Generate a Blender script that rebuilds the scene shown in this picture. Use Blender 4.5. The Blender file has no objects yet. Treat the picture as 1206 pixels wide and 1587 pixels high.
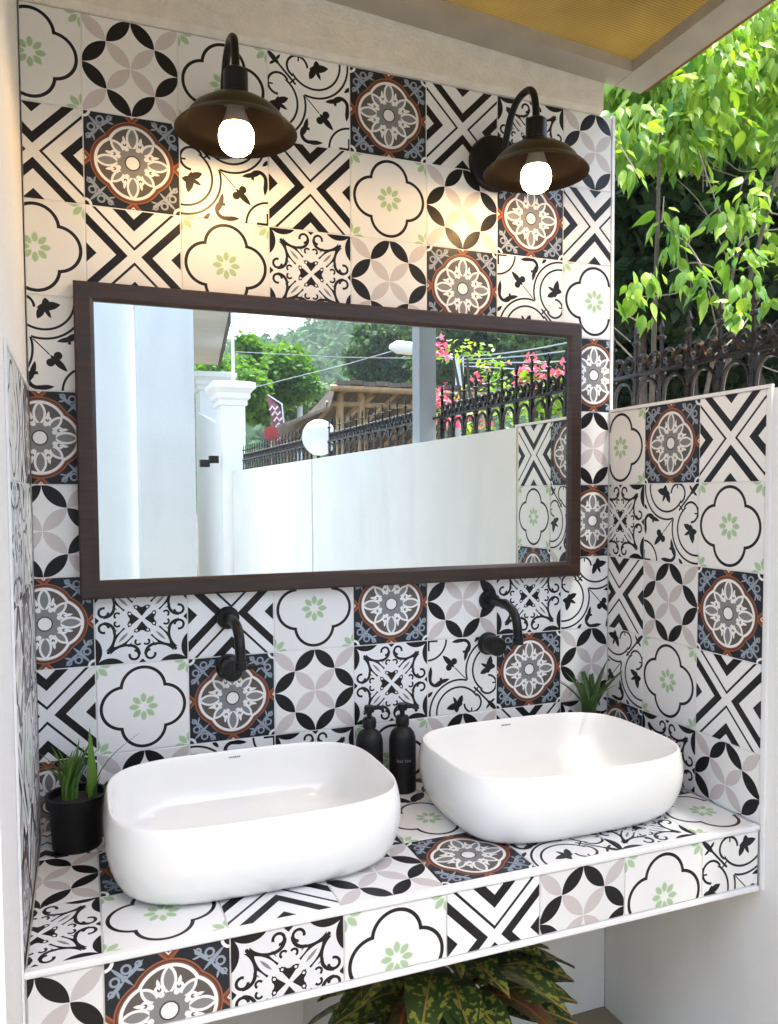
import bpy, math, random
import numpy as np
from mathutils import Matrix, Vector
R=math.radians
random.seed(7); rng=np.random.default_rng(11)
scene=bpy.context.scene
col=scene.collection
# ------------------------------------------------------------------ camera
CAM=(0.17890,-1.87868,1.55378)
_y,_p,_r=0.37305,-0.04993,-0.00444
_f=Vector((math.sin(_y)*math.cos(_p),math.cos(_y)*math.cos(_p),math.sin(_p)))
_rt=Vector((math.cos(_y),-math.sin(_y),0)); _up=_rt.cross(_f)
CR=math.cos(_r)*_rt+math.sin(_r)*_up; CU=-math.sin(_r)*_rt+math.cos(_r)*_up; CF=_f
cd=bpy.data.cameras.new('camera'); cam=bpy.data.objects.new('camera',cd); col.objects.link(cam)
m=Matrix.Identity(4)
for i in range(3):
    m[i][0]=CR[i]; m[i][1]=CU[i]; m[i][2]=-CF[i]; m[i][3]=CAM[i]
cam.matrix_world=m
cd.sensor_fit='HORIZONTAL'; cd.sensor_width=36; cd.lens=36*1246.05/1206
cd.shift_x=-(614.11-603)/1206; cd.shift_y=(826.7-793.5)/1206
cd.clip_start=0.02; cd.clip_end=2000
scene.camera=cam
# ------------------------------------------------------------------ sky and sun
SUN_EL,SUN_AZ=R(70),R(163)      # azimuth measured from +y towards +x
w=bpy.data.worlds.new('World'); scene.world=w; w.use_nodes=True
nt=w.node_tree; nt.nodes.clear()
sky=nt.nodes.new('ShaderNodeTexSky'); sky.sky_type='NISHITA'; sky.sun_disc=False
sky.sun_elevation=SUN_EL; sky.sun_rotation=SUN_AZ
sky.air_density=1.0; sky.dust_density=3.0; sky.ozone_density=0.15
bg=nt.nodes.new('ShaderNodeBackground'); bg.inputs[1].default_value=0.15
wo=nt.nodes.new('ShaderNodeOutputWorld')
nt.links.new(sky.outputs[0],bg.inputs[0]); nt.links.new(bg.outputs[0],wo.inputs[0])
sd=bpy.data.lights.new('sun','SUN'); sd.energy=2.0; sd.angle=R(9); sd.color=(1,.96,.90)
sun=bpy.data.objects.new('sun',sd); col.objects.link(sun)
sdir=Vector((math.sin(SUN_AZ)*math.cos(SUN_EL),math.cos(SUN_AZ)*math.cos(SUN_EL),math.sin(SUN_EL)))
sun.rotation_euler=sdir.to_track_quat('Z','Y').to_euler(); sun.location=(6,4,9)
vs=scene.view_settings; vs.view_transform='Standard'; vs.look='None'; vs.exposure=2.42; vs.gamma=1; vs.use_curve_mapping=False
scene.cycles.use_denoising=True
scene.cycles.max_bounces=8; scene.cycles.diffuse_bounces=4; scene.cycles.glossy_bounces=4; scene.cycles.transmission_bounces=3
scene.cycles.sample_clamp_indirect=6
# ------------------------------------------------------------------ helpers
def pray(u,v): return CF+CR*((u-614.11)/1246.05)-CU*((v-826.7)/1246.05)
YM=-0.030                                   # plane of the mirror glass
def at(u,v,Y):                              # photo pixel -> point at depth y=Y
    d=pray(u,v); t=(Y-CAM[1])/d.y; return Vector(CAM)+d*t
def atx(u,v,X):
    d=pray(u,v); t=(X-CAM[0])/d.x; return Vector(CAM)+d*t
def MP(u,v,Y):                              # the same for a thing seen in the mirror
    d=pray(u,v); d=Vector((d.x,-d.y,d.z)); o=Vector((CAM[0],2*YM-CAM[1],CAM[2]))
    return o+d*((Y-o.y)/d.y)
WL={}
def tag(o,label=None,cat=None,group=None,kind=None):
    if label: o['label']=label
    if cat: o['category']=cat
    if group: o['group']=group
    if kind: o['kind']=kind
    return o
def thing(name,label,cat,loc=(0,0,0),group=None):
    o=bpy.data.objects.new(name,None); col.objects.link(o); o.location=loc; o.empty_display_size=.05
    WL[o.name]=Vector(loc)
    return tag(o,label,cat,group)
class MB:
    def __init__(s): s.v=[];s.f=[]
    def add(s,vs,fs):
        b=len(s.v); s.v+= [tuple(p) for p in vs]; s.f+=[tuple(i+b for i in q) for q in fs]; return s
    def box(s,x0,x1,y0,y1,z0,z1):
        return s.add([(x0,y0,z0),(x1,y0,z0),(x1,y1,z0),(x0,y1,z0),(x0,y0,z1),(x1,y0,z1),(x1,y1,z1),(x0,y1,z1)],
          [(0,3,2,1),(4,5,6,7),(0,1,5,4),(1,2,6,5),(2,3,7,6),(3,0,4,7)])
    def hexa(s,b,t):
        return s.add(list(b)+list(t),[(0,3,2,1),(4,5,6,7),(0,1,5,4),(1,2,6,5),(2,3,7,6),(3,0,4,7)])
    def rings(s,rs,closed=True,cap0=True,cap1=True):
        n=len(rs[0]); b=len(s.v)
        for r in rs: s.v+=[tuple(p) for p in r]
        for i in range(len(rs)-1):
            for j in range(n if closed else n-1):
                k=(j+1)%n; s.f.append((b+i*n+j,b+i*n+k,b+(i+1)*n+k,b+(i+1)*n+j))
        if cap0: s.f.append(tuple(b+j for j in range(n))[::-1])
        if cap1: s.f.append(tuple(b+(len(rs)-1)*n+j for j in range(n)))
        return s
    def lathe(s,prof,c=(0,0,0),n=32,axis='z',cap0=True,cap1=True):
        rs=[]
        for r,h in prof:
            ring=[]
            for j in range(n):
                a=2*math.pi*j/n; p=(r*math.cos(a),r*math.sin(a),h)
                if axis=='-y': p=(p[0],-h,p[1])
                if axis=='x': p=(h,p[0],p[1])
                ring.append((p[0]+c[0],p[1]+c[1],p[2]+c[2]))
            rs.append(ring)
        return s.rings(rs,True,cap0,cap1)
    def tube(s,pts,r,n=10,cap=True):
        pts=[Vector(p) for p in pts]; rs=[]
        t0=(pts[1]-pts[0]).normalized(); ref=Vector((0,0,1)) if abs(t0.z)<.9 else Vector((1,0,0))
        nrm=t0.cross(ref).normalized()
        for i,p in enumerate(pts):
            t=(pts[min(i+1,len(pts)-1)]-pts[max(i-1,0)]).normalized()
            nrm=(nrm-t*nrm.dot(t)).normalized(); bn=t.cross(nrm)
            rr=r[i] if isinstance(r,(list,tuple)) else r
            rs.append([p+(nrm*math.cos(2*math.pi*j/n)+bn*math.sin(2*math.pi*j/n))*rr for j in range(n)])
        return s.rings(rs,True,cap,cap)
    def mesh(s,name,mat,smooth=False,off=(0,0,0),flip=False):
        me=bpy.data.meshes.new(name); o=off
        me.from_pydata([(p[0]-o[0],p[1]-o[1],p[2]-o[2]) for p in s.v],[],s.f)
        me.validate(); 
        if mat: me.materials.append(mat)
        if smooth:
            me.polygons.foreach_set('use_smooth',[True]*len(me.polygons))
            if smooth!='all': me.set_sharp_from_angle(angle=R(38))
        me.update(); return me
    def build(s,name,mat,parent=None,smooth=False):
        off=WL[parent.name] if parent is not None else Vector((0,0,0))
        me=s.mesh(name,mat,smooth,off)
        o=bpy.data.objects.new(name,me); col.objects.link(o); o.parent=parent; WL[o.name]=off
        return o
def bez(p0,p1,p2,p3,n=10):
    out=[]
    for i in range(n+1):
        t=i/n; a=(1-t)
        out.append(Vector(p0)*a**3+Vector(p1)*3*a*a*t+Vector(p2)*3*a*t*t+Vector(p3)*t**3)
    return out
def put(name,me,parent,loc,rot=None,mat4=None):
    o=bpy.data.objects.new(name,me); col.objects.link(o); o.parent=parent
    off=WL[parent.name] if parent is not None else Vector((0,0,0))
    if mat4 is not None:
        o.matrix_local=Matrix.Translation(-off)@mat4
    else:
        o.location=Vector(loc)-off
        if rot: o.rotation_euler=rot
    return o
def copy_tree(o,parent=None,loc=None):
    c=o.copy(); col.objects.link(c); c.parent=parent
    if loc is not None: c.location=loc
    for ch in list(o.children): copy_tree(ch,c)
    return c
# ------------------------------------------------------------------ materials
def new_mat(name):
    m=bpy.data.materials.new(name); m.use_nodes=True; return m,m.node_tree,m.node_tree.nodes['Principled BSDF']
def mat(name,c,rough=.5,metal=0,spec=.5,bump=0,bscale=40,var=0,vscale=6,coat=0,detail=6,bdist=.01):
    m,nt,b=new_mat(name)
    b.inputs['Base Color'].default_value=(*c,1); b.inputs['Roughness'].default_value=rough
    b.inputs['Metallic'].default_value=metal; b.inputs['Specular IOR Level'].default_value=spec
    b.inputs['Coat Weight'].default_value=coat; b.inputs['Coat Roughness'].default_value=.05
    tc=nt.nodes.new('ShaderNodeTexCoord')
    if var:
        n=nt.nodes.new('ShaderNodeTexNoise'); n.inputs['Scale'].default_value=vscale; n.inputs['Detail'].default_value=detail
        nt.links.new(tc.outputs['Object'],n.inputs['Vector'])
        mr=nt.nodes.new('ShaderNodeMapRange'); mr.inputs[1].default_value=.3; mr.inputs[2].default_value=.7
        mr.inputs[3].default_value=1-var; mr.inputs[4].default_value=1+var*.5
        nt.links.new(n.outputs[0],mr.inputs[0])
        mx=nt.nodes.new('ShaderNodeVectorMath'); mx.operation='SCALE'; mx.inputs[0].default_value=c
        nt.links.new(mr.outputs[0],mx.inputs['Scale']); nt.links.new(mx.outputs[0],b.inputs['Base Color'])
        m2=nt.nodes.new('ShaderNodeMapRange'); m2.inputs[3].default_value=rough*.85; m2.inputs[4].default_value=min(1,rough*1.15)
        nt.links.new(n.outputs[0],m2.inputs[0]); nt.links.new(m2.outputs[0],b.inputs['Roughness'])
    if bump:
        n=nt.nodes.new('ShaderNodeTexNoise'); n.inputs['Scale'].default_value=bscale; n.inputs['Detail'].default_value=8
        nt.links.new(tc.outputs['Object'],n.inputs['Vector'])
        bp=nt.nodes.new('ShaderNodeBump'); bp.inputs['Strength'].default_value=bump; bp.inputs['Distance'].default_value=bdist
        nt.links.new(n.outputs[0],bp.inputs['Height']); nt.links.new(bp.outputs[0],b.inputs['Normal'])
    return m
def leaf_mat(name,c1,c2,trans=.35,rough=.45,spots=None,rib=None):
    m,nt,b=new_mat(name); N=nt.nodes; L=nt.links
    g=N.new('ShaderNodeNewGeometry'); oi=N.new('ShaderNodeObjectInfo')
    ad=N.new('ShaderNodeMath'); ad.operation='ADD'; L.new(g.outputs['Random Per Island'],ad.inputs[0]); L.new(oi.outputs['Random'],ad.inputs[1])
    fr=N.new('ShaderNodeMath'); fr.operation='FRACT'; L.new(ad.outputs[0],fr.inputs[0])
    mx=N.new('ShaderNodeMix'); mx.data_type='RGBA'
    mx.inputs[6].default_value=(*c1,1); mx.inputs[7].default_value=(*c2,1); L.new(fr.outputs[0],mx.inputs[0])
    out=mx.outputs[2]
    if spots:
        tc=N.new('ShaderNodeTexCoord'); n=N.new('ShaderNodeTexNoise'); n.inputs['Scale'].default_value=spots[1]; n.inputs['Detail'].default_value=5
        L.new(tc.outputs['Object'],n.inputs['Vector'])
        rp=N.new('ShaderNodeMapRange'); rp.inputs[1].default_value=.53; rp.inputs[2].default_value=.58; L.new(n.outputs[0],rp.inputs[0])
        m2=N.new('ShaderNodeMix'); m2.data_type='RGBA'; L.new(rp.outputs[0],m2.inputs[0]); L.new(out,m2.inputs[6]); m2.inputs[7].default_value=(*spots[0],1)
        out=m2.outputs[2]
    if rib:
        tc=N.new('ShaderNodeTexCoord'); sx=N.new('ShaderNodeSeparateXYZ'); L.new(tc.outputs['Object'],sx.inputs[0])
        ab=N.new('ShaderNodeMath'); ab.operation='ABSOLUTE'; L.new(sx.outputs[1],ab.inputs[0])
        lt=N.new('ShaderNodeMath'); lt.operation='LESS_THAN'; L.new(ab.outputs[0],lt.inputs[0]); lt.inputs[1].default_value=rib[1]
        m3=N.new('ShaderNodeMix'); m3.data_type='RGBA'; L.new(lt.outputs[0],m3.inputs[0]); L.new(out,m3.inputs[6]); m3.inputs[7].default_value=(*rib[0],1)
        out=m3.outputs[2]
    L.new(out,b.inputs['Base Color']); b.inputs['Roughness'].default_value=rough
    if trans:
        tr=N.new('ShaderNodeBsdfTranslucent'); ms=N.new('ShaderNodeMixShader'); ms.inputs[0].default_value=trans
        hs=N.new('ShaderNodeHueSaturation'); hs.inputs['Hue'].default_value=.49; hs.inputs['Value'].default_value=1.6; hs.inputs['Saturation'].default_value=1.1
        L.new(out,hs.inputs['Color']); L.new(hs.outputs[0],tr.inputs[0])
        L.new(b.outputs[0],ms.inputs[1]); L.new(tr.outputs[0],ms.inputs[2])
        L.new(ms.outputs[0],N['Material Output'].inputs[0])
    return m
PLASTER=mat('white_plaster',(.78,.785,.75),.7,bump=.15,bscale=90,var=.05,vscale=3)
def streaks(m_,c,amt=.07):
    # faint rain streaks and grubby patches
    nt=m_.node_tree; b=nt.nodes['Principled BSDF']; src=b.inputs['Base Color'].links[0].from_socket
    tc=nt.nodes.new('ShaderNodeTexCoord'); mp=nt.nodes.new('ShaderNodeMapping'); mp.inputs['Scale'].default_value=(4,4,.9)
    n=nt.nodes.new('ShaderNodeTexNoise'); n.inputs['Scale'].default_value=1.6; n.inputs['Detail'].default_value=7
    mr=nt.nodes.new('ShaderNodeMapRange'); mr.inputs[1].default_value=.50; mr.inputs[2].default_value=.72; mr.inputs[3].default_value=1; mr.inputs[4].default_value=1-amt
    nt.links.new(tc.outputs['Object'],mp.inputs[0]); nt.links.new(mp.outputs[0],n.inputs['Vector']); nt.links.new(n.outputs[0],mr.inputs[0])
    sc=nt.nodes.new('ShaderNodeVectorMath'); sc.operation='SCALE'; nt.links.new(src,sc.inputs[0]); nt.links.new(mr.outputs[0],sc.inputs['Scale']); nt.links.new(sc.outputs[0],b.inputs['Base Color'])
streaks(PLASTER,None)
CREAM=mat('cream_render',(.78,.73,.62),.85,bump=.55,bscale=130,var=.10,vscale=25)
GROUT=mat('grout',(.62,.61,.57),.85,var=.2,vscale=30)
TRIM=mat('white_trim',(.80,.80,.79),.35,var=.03,vscale=15)
CERAMIC=mat('white_ceramic',(.90,.90,.855),.12,spec=.5,coat=.35)
BLACKM=mat('matte_black_metal',(.006,.006,.0065),.32,spec=.28,var=.15,vscale=60)
BOTTLE=mat('matte_black_plastic',(.006,.006,.007),.42,spec=.28)
POTM=mat('black_pot_plastic',(.006,.006,.0065),.38,spec=.25,var=.3,vscale=40)
SOIL=mat('soil',(.03,.022,.016),.95,bump=.8,bscale=120)
STEEL=mat('grey_painted_steel',(.38,.35,.29),.5,var=.12,vscale=14)
POSTM=mat('grey_blue_post_paint',(.34,.37,.40),.45,var=.06,vscale=8)
BROWNEDGE=mat('brown_edge',(.20,.075,.025),.5,var=.2,vscale=20)
IRON=mat('dark_bronze_iron',(.016,.011,.009),.28,metal=.35,var=.4,vscale=50)
CONCRETE=mat('tan_paving',(.25,.205,.145),.85,bump=.2,bscale=25,var=.15,vscale=1.2)
BARK=mat('bark',(.11,.085,.06),.9,bump=.6,bscale=60,var=.3,vscale=18)
GREYBOX=mat('grey_block',(.42,.42,.41),.7,var=.06,vscale=6)
# ------------------------------------------------------------------ printed tile patterns, written as node maths
WHITE=(.80,.80,.775); BLACK=(.009,.0085,.0095)
def vesica(K,P,a,b,w):
    # lens with tips a,b and half width w
    ax,ay=a;bx,by=b; c=math.hypot(bx-ax,by-ay)/2; r=(c*c+w*w)/(2*w); h=r-w
    mx_,my_=(ax+bx)/2,(ay+by)/2; nx,ny=-(by-ay)/(2*c),(bx-ax)/(2*c)
    return K.mx(K.dist(P,(mx_+nx*h,my_+ny*h)),K.dist(P,(mx_-nx*h,my_-ny*h)))-r
def seg(K,P,a,b,r):
    ax,ay=a;bx,by=b;L=math.hypot(bx-ax,by-ay);dx,dy=(bx-ax)/L,(by-ay)/L
    al=K.dot(P,(dx,dy))-(ax*dx+ay*dy+L/2)
    pe=K.dot(P,(-dy,dx))-(-ax*dy+ay*dx)
    return K.mx(K.ab(al)-L/2,K.ab(pe)-r)
def ring(K,P,c,r,w): return K.ab(K.dist(P,c)-r)-w
def circ(K,P,c,r): return K.dist(P,c)-r
def fold8(K,P):
    x,y=K.xy(P); a=K.ab(x);b=K.ab(y)
    return a,b,K.mx(a,b),K.mn(a,b)
def pat_Q(K,P):
    a,b,hi,lo=fold8(K,P)
    H=K.vec(hi,lo)
    out=[]
    q=ring(K,H,(.214,0),.236,.0175)
    # flowers: centre and corners, 8 petals each
    def petals(hi,lo,r0,r1,w):
        V=K.vec(hi,lo); s=math.sqrt(.5)
        return K.mn(vesica(K,V,(r0,0),(r1,0),w),vesica(K,V,(r0*s,r0*s),(r1*s,r1*s),w))
    p1=petals(hi,lo,.05,.155,.03)
    c,d=.5-a,.5-b
    p2=petals(K.mx(c,d),K.mn(c,d),.045,.165,.032)
    p=K.mn(p1,p2)
    return [(p-.008,(.66,.77,.62)),(p,(.40,.53,.33)),(q,BLACK)],(.80,.795,.77)
def pat_C(K,P):
    a,b,hi,lo=fold8(K,P)
    A=K.vec(a,b)
    d1=K.dist(A,(.25,0));d2=K.dist(A,(0,.25));d3=K.dist(A,(.5,.25));d4=K.dist(A,(.25,.5))
    be=K.mn(K.mx(d1,d2),K.mx(d3,d4))-.247
    bl=K.mn(K.mx(d2,d4),K.mx(d1,d3))-.249
    return [(be,(.58,.53,.51)),(bl,BLACK)],(.80,.795,.765)
def pat_X(K,P):
    x,y=K.xy(P); a=K.ab(x);b=K.ab(y)
    t=b-a; s=a-b
    m=K.mn(K.ab(t-.080)-.0185,K.ab(t-.335)-.065)
    m=K.mn(m,K.ab(s-.13)-.06)
    m=K.mn(m,.39-s)
    return [(m,BLACK)],(.80,.80,.785)
def pat_R(K,P):
    a,b,hi,lo=fold8(K,P)
    H=K.vec(hi,lo); s=math.sqrt(.5)
    out=[]
    d=circ(K,H,(.128,0),.249)
    # corner ornaments, light blue
    o=vesica(K,H,(.27,.27),(.46,.46),.016)
    o=K.mn(o,circ(K,H,(.345,.345),.026))
    o=K.mn(o,ring(K,H,(.418,.330),.034,.0095))
    o=K.mn(o,vesica(K,H,(.335,.335),(.475,.195),.017))
    o=K.mn(o,ring(K,H,(.445,.235),.022,.008))
    o=K.mn(o,vesica(K,H,(.405,.265),(.385,.185),.010))
    out.append((o,(.28,.325,.38)))
    out.append((ring(K,H,(.5,.5),.065,.014),WHITE))
    # edge chevrons
    x4=hi-lo
    out.append((K.mx(.405-x4,lo-.115),(.28,.100,.046)))
    out.append((K.mx(K.ab(x4-.445)-.012,lo-.09),(.17,.045,.02)))
    out.append((.468-x4,WHITE))
    out.append((.482-x4,(.16,.05,.03)))
    out.append((d-.060,(.29,.105,.050)))
    out.append((d-.046,(.085,.030,.020)))
    out.append((d-.033,(.21,.072,.036)))
    out.append((d-.018,WHITE))
    out.append((d+.012,(.11,.093,.08)))
    # star: white outline then grey
    ax=vesica(K,H,(.15,0),(.370,0),.050)
    dg=vesica(K,H,(.13*s,.13*s),(.30*s,.30*s),.036)
    k=math.radians(22.5); cn,sn=math.cos(k),math.sin(k)
    w=K.mn(K.mn(ax,dg)-.016,ring(K,H,(.205*cn,.205*sn),.030,.012))
    w=K.mn(w,vesica(K,H,(.20*cn,.20*sn),(.30*cn*1.02,.30*sn*.82),.016))
    out.append((w,WHITE))
    cc=K.dist(H,(0,0))
    out.append((K.mn(K.mn(ax,dg)+.008,cc-.158),(.22,.22,.215)))
    out.append((circ(K,H,(.158*cn,.158*sn),.025),WHITE))
    out.append((cc-.082,(.05,.05,.05)))
    out.append((cc-.068,WHITE))
    return out,(.014,.018,.024)
def pat_F(K,P):
    a,b,hi,lo=fold8(K,P)
    V=K.vec(lo,hi)   # x=lo (small), y=hi
    s=math.sqrt(.5)
    bl=circ(K,V,(.345,.625),.200)                       # corner segment
    bl=K.mn(bl,.468-lo)
    bl=K.mn(bl,K.mx(.455-hi,lo-(hi-.45)*.95))           # edge triangle
    # curl
    c1=K.mx(ring(K,V,(.088,.405),.050,.0135),K.mn(.39-hi,lo-.088))
    c2=K.mx(ring(K,V,(.140,.400),.106,.0165),K.mx(lo-.155,hi-.405))
    c3=K.mx(ring(K,V,(.172,.515),.226,.0165),K.mx(.15-lo,lo-.34))
    bl=K.mn(bl,K.mn(c1,K.mn(c2,c3)))
    c4=K.mx(ring(K,V,(.046,.262),.030,.011),.25-hi+(.046-lo))
    bl=K.mn(bl,c4)
    # diagonal coordinates
    sd=(lo+hi)*s; td=(hi-lo)*s
    D=K.vec(sd,td)
    sp=vesica(K,D,(.08,0),(.425,0),.056)
    cut=-circ(K,V,(.172,.515),.226)
    blk=K.mx(vesica(K,D,(.13,0),(.53,0),.118),K.mx(.20-sd,cut))
    wb=K.mx(vesica(K,D,(.13,.088),(.375,.088),.016),cut+.012)
    bl=K.mn(bl,blk)
    # centre wedge
    we=K.mx(K.mx(lo-(hi-.028)*.78,hi-.150),.040-circ(K,V,(0,.172),0.0))
    we=K.mx(we,.03-hi)
    we=K.mn(we,circ(K,V,(.062,.132),.024))
    wd=circ(K,V,(.060,.130),.0125)
    vein=vesica(K,D,(.21,0),(.36,0),.014)
    return [(bl,BLACK),(wb,(.78,.79,.785)),(sp,(.78,.79,.785)),(vein,(.24,.24,.25)),(we,BLACK),(wd,WHITE)],(.78,.79,.785)
def pat_B(K,P):
    x,y=K.xy(P); X=x+.5; Y=.5-y
    hi=K.mx(X,Y); lo=K.mn(X,Y)
    V=K.vec(hi,lo); dg=hi-lo
    m=K.mx(ring(K,V,(.56,.04),.315,.0125),lo-hi+.03)
    m=K.mx(m,.30-hi)
    m2=K.mx(ring(K,V,(.56,.04),.412,.0125),.44-hi)
    m=K.mn(m,m2)
    # curl
    c=K.mx(ring(K,V,(.355,.128),.122,.0135),K.mn(lo-.125,hi-.30))
    m=K.mn(m,c)
    m=K.mn(m,K.mx(dg-.018,K.mx(.10-hi,hi-.34)))        # stem
    m=K.mn(m,K.mx(K.ab(hi+lo-.60)-.014,dg-.055))        # crossbar
    m=K.mn(m,seg(K,V,(.37,.0),(.37,.065),.010))
    # sprig
    m=K.mn(m,vesica(K,V,(-.01,-.01),(.15,.15),.030))
    m=K.mn(m,vesica(K,V,(.10,.10),(.155,.025),.016))
    # butterfly
    m=K.mn(m,vesica(K,V,(.50,.13),(.735,.085),.046))
    m=K.mn(m,vesica(K,V,(.585,.02),(.60,.16),.040))
    m=K.mn(m,vesica(K,V,(.575,.09),(.505,.245),.038))
    m=K.mn(m,vesica(K,V,(.57,.10),(.64,.235),.022))
    # trefoil
    m=K.mn(m,K.mx(dg-.009,K.mx(.46-hi,hi-.62)))
    m=K.mn(m,circ(K,V,(.700,.625),.043))
    m=K.mn(m,vesica(K,V,(.62,.62),(.79,.79),.035))
    # acanthus
    ac=K.mx(K.ab(K.dist(V,(.880,.490))-.088)-.021,K.mn(lo-.50,.86-hi))
    ac=K.mx(ac,.80-hi)
    m=K.mn(m,K.mx(ac,lo-.52))
    m=K.mn(m,vesica(K,V,(.975,.46),(.955,.66),.026))
    m=K.mn(m,vesica(K,V,(.69,.475),(.90,.425),.028))
    m=K.mn(m,vesica(K,V,(.79,.42),(.83,.505),.018))
    m=K.mn(m,ring(K,V,(1,1),.262,.0125))
    m=K.mn(m,seg(K,V,(.985,.86),(.985,1.0),.013))
    m=K.mn(m,vesica(K,V,(1.02,.25),(.93,.33),.022))
    return [(m,BLACK)],(.80,.795,.77)
PATS=dict(Q=pat_Q,C=pat_C,X=pat_X,R=pat_R,F=pat_F,B=pat_B)
class Sk:
    def __init__(s,so): s.s=so
    def _b(s,o,op,rev=False): return KN.m(op,o,s) if rev else KN.m(op,s,o)
    def __add__(s,o): return s._b(o,'ADD')
    __radd__=__add__
    def __sub__(s,o): return s._b(o,'SUBTRACT')
    def __rsub__(s,o): return s._b(o,'SUBTRACT',True)
    def __mul__(s,o): return s._b(o,'MULTIPLY')
    __rmul__=__mul__
    def __neg__(s): return KN.m('MULTIPLY',s,-1.0)
class KN:
    nt=None
    @classmethod
    def m(k,op,a,b=None):
        n=k.nt.nodes.new('ShaderNodeMath'); n.operation=op
        for i,q in enumerate((a,b)):
            if q is None: continue
            if isinstance(q,Sk): k.nt.links.new(q.s,n.inputs[i])
            else: n.inputs[i].default_value=q
        return Sk(n.outputs[0])
    @classmethod
    def mx(k,a,b): return k.m('MAXIMUM',a,b)
    @classmethod
    def mn(k,a,b): return k.m('MINIMUM',a,b)
    @classmethod
    def ab(k,a): return k.m('ABSOLUTE',a)
    @classmethod
    def vec(k,a,b):
        n=k.nt.nodes.new('ShaderNodeCombineXYZ'); k.nt.links.new(a.s,n.inputs[0]); k.nt.links.new(b.s,n.inputs[1]); return Sk(n.outputs[0])
    @classmethod
    def xy(k,P):
        n=k.nt.nodes.new('ShaderNodeSeparateXYZ'); k.nt.links.new(P.s,n.inputs[0]); return Sk(n.outputs[0]),Sk(n.outputs[1])
    @classmethod
    def _v(k,op,P,c,oi):
        n=k.nt.nodes.new('ShaderNodeVectorMath'); n.operation=op; k.nt.links.new(P.s,n.inputs[0]); n.inputs[1].default_value=(c[0],c[1],0)
        return Sk(n.outputs[oi])
    @classmethod
    def dist(k,P,c): return k._v('DISTANCE',P,c,'Value')
    @classmethod
    def dot(k,P,c): return k._v('DOT_PRODUCT',P,c,'Value')
TM={}
for key,fn in PATS.items():
    m_,nt_,b_=new_mat('printed_tile_'+dict(Q='quatrefoil',C='circles',X='chevron',R='rosette',F='floral',B='butterfly')[key])
    KN.nt=nt_
    tc=nt_.nodes.new('ShaderNodeTexCoord')
    lay,bgc=fn(KN,Sk(tc.outputs['UV']))
    cur=None
    for msk,c in lay:
        f=KN.m('LESS_THAN',msk,0.0)
        mx=nt_.nodes.new('ShaderNodeMix'); mx.data_type='RGBA'; nt_.links.new(f.s,mx.inputs[0])
        if cur is None: mx.inputs[6].default_value=(*bgc,1)
        else: nt_.links.new(cur,mx.inputs[6])
        mx.inputs[7].default_value=(*c,1); cur=mx.outputs[2]
    # slight tone difference from tile to tile
    oi=nt_.nodes.new('ShaderNodeObjectInfo'); mr=nt_.nodes.new('ShaderNodeMapRange'); mr.inputs[3].default_value=.90; mr.inputs[4].default_value=1.03
    nt_.links.new(oi.outputs['Random'],mr.inputs[0])
    sc_=nt_.nodes.new('ShaderNodeVectorMath'); sc_.operation='SCALE'; nt_.links.new(cur,sc_.inputs[0]); nt_.links.new(mr.outputs[0],sc_.inputs['Scale'])
    nt_.links.new(sc_.outputs[0],b_.inputs['Base Color'])
    b_.inputs['Roughness'].default_value=.40; b_.inputs['Specular IOR Level'].default_value=.25
    nz_=nt_.nodes.new('ShaderNodeTexNoise'); nz_.inputs['Scale'].default_value=9; nz_.inputs['Detail'].default_value=4; nt_.links.new(tc.outputs['Object'],nz_.inputs['Vector'])
    rg_=nt_.nodes.new('ShaderNodeMapRange'); rg_.inputs[1].default_value=.3; rg_.inputs[2].default_value=.7; rg_.inputs[3].default_value=.30; rg_.inputs[4].default_value=.50
    nt_.links.new(nz_.outputs[0],rg_.inputs[0]); nt_.links.new(rg_.outputs[0],b_.inputs['Roughness'])
    TM[key]=m_
T=.2; Z0=.82; ZR=lambda r: Z0+(8.777-r)*T
GAP=.0013; TH=.008; BV=.0012
tmesh={}
def tile_mesh(key,rot,rect):
    kk=(key,rot,tuple(round(x,3) for x in rect))
    if kk in tmesh: return tmesh[kk]
    u0,u1,v0,v1=rect
    a0=u0*T+GAP;a1=u1*T-GAP;b0=v0*T+GAP;b1=v1*T-GAP
    def rg(i,z): return [(a0+i,b0+i,z),(a1-i,b0+i,z),(a1-i,b1-i,z),(a0+i,b1-i,z)]
    V=rg(0,-TH)+rg(0,-BV)+rg(BV,0)
    F=[(8,9,10,11)]
    for k in (0,4):
        for j in range(4):
            q=(j+1)%4; F.append((k+j,k+q,k+4+q,k+4+j))
    me=bpy.data.meshes.new('tile'); me.from_pydata(V,[],F)
    uv=me.uv_layers.new(name='UVMap')
    ca,sa=math.cos(R(rot)),math.sin(R(rot))
    for lp in me.loops:
        p=V[lp.vertex_index]; x,y=p[0]/T-.5,p[1]/T-.5
        uv.data[lp.index].uv=(ca*x+sa*y,-sa*x+ca*y)
    me.materials.append(TM[key]); me.update(); tmesh[kk]=me; return me
def tile(parent,spec,org,U,V,rect=(0,1,0,1)):
    """spec: letter and optional rotation e.g. 'B180'; org = corner of the uncut tile."""
    key=spec[0]; rot=int(spec[1:] or 0)
    U=Vector(U);V=Vector(V);N=U.cross(V)
    j=random.uniform(-.0004,.0004)
    M=Matrix(((U.x,V.x,N.x,org[0]+N.x*j),(U.y,V.y,N.y,org[1]+N.y*j),(U.z,V.z,N.z,org[2]+N.z*j),(0,0,0,1)))
    rr=random.uniform(-.12,.12)
    c=M@Vector(((rect[0]+rect[1])/2*T,(rect[2]+rect[3])/2*T,0))
    M=Matrix.Translation(c)@Matrix.Rotation(R(rr),4,N)@Matrix.Translation(-c)@M
    return put('tile',tile_mesh(key,rot,rect),parent,None,mat4=M)
GZ=.07; XL=.08; XRW=1.5536; YF=-.555
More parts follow.
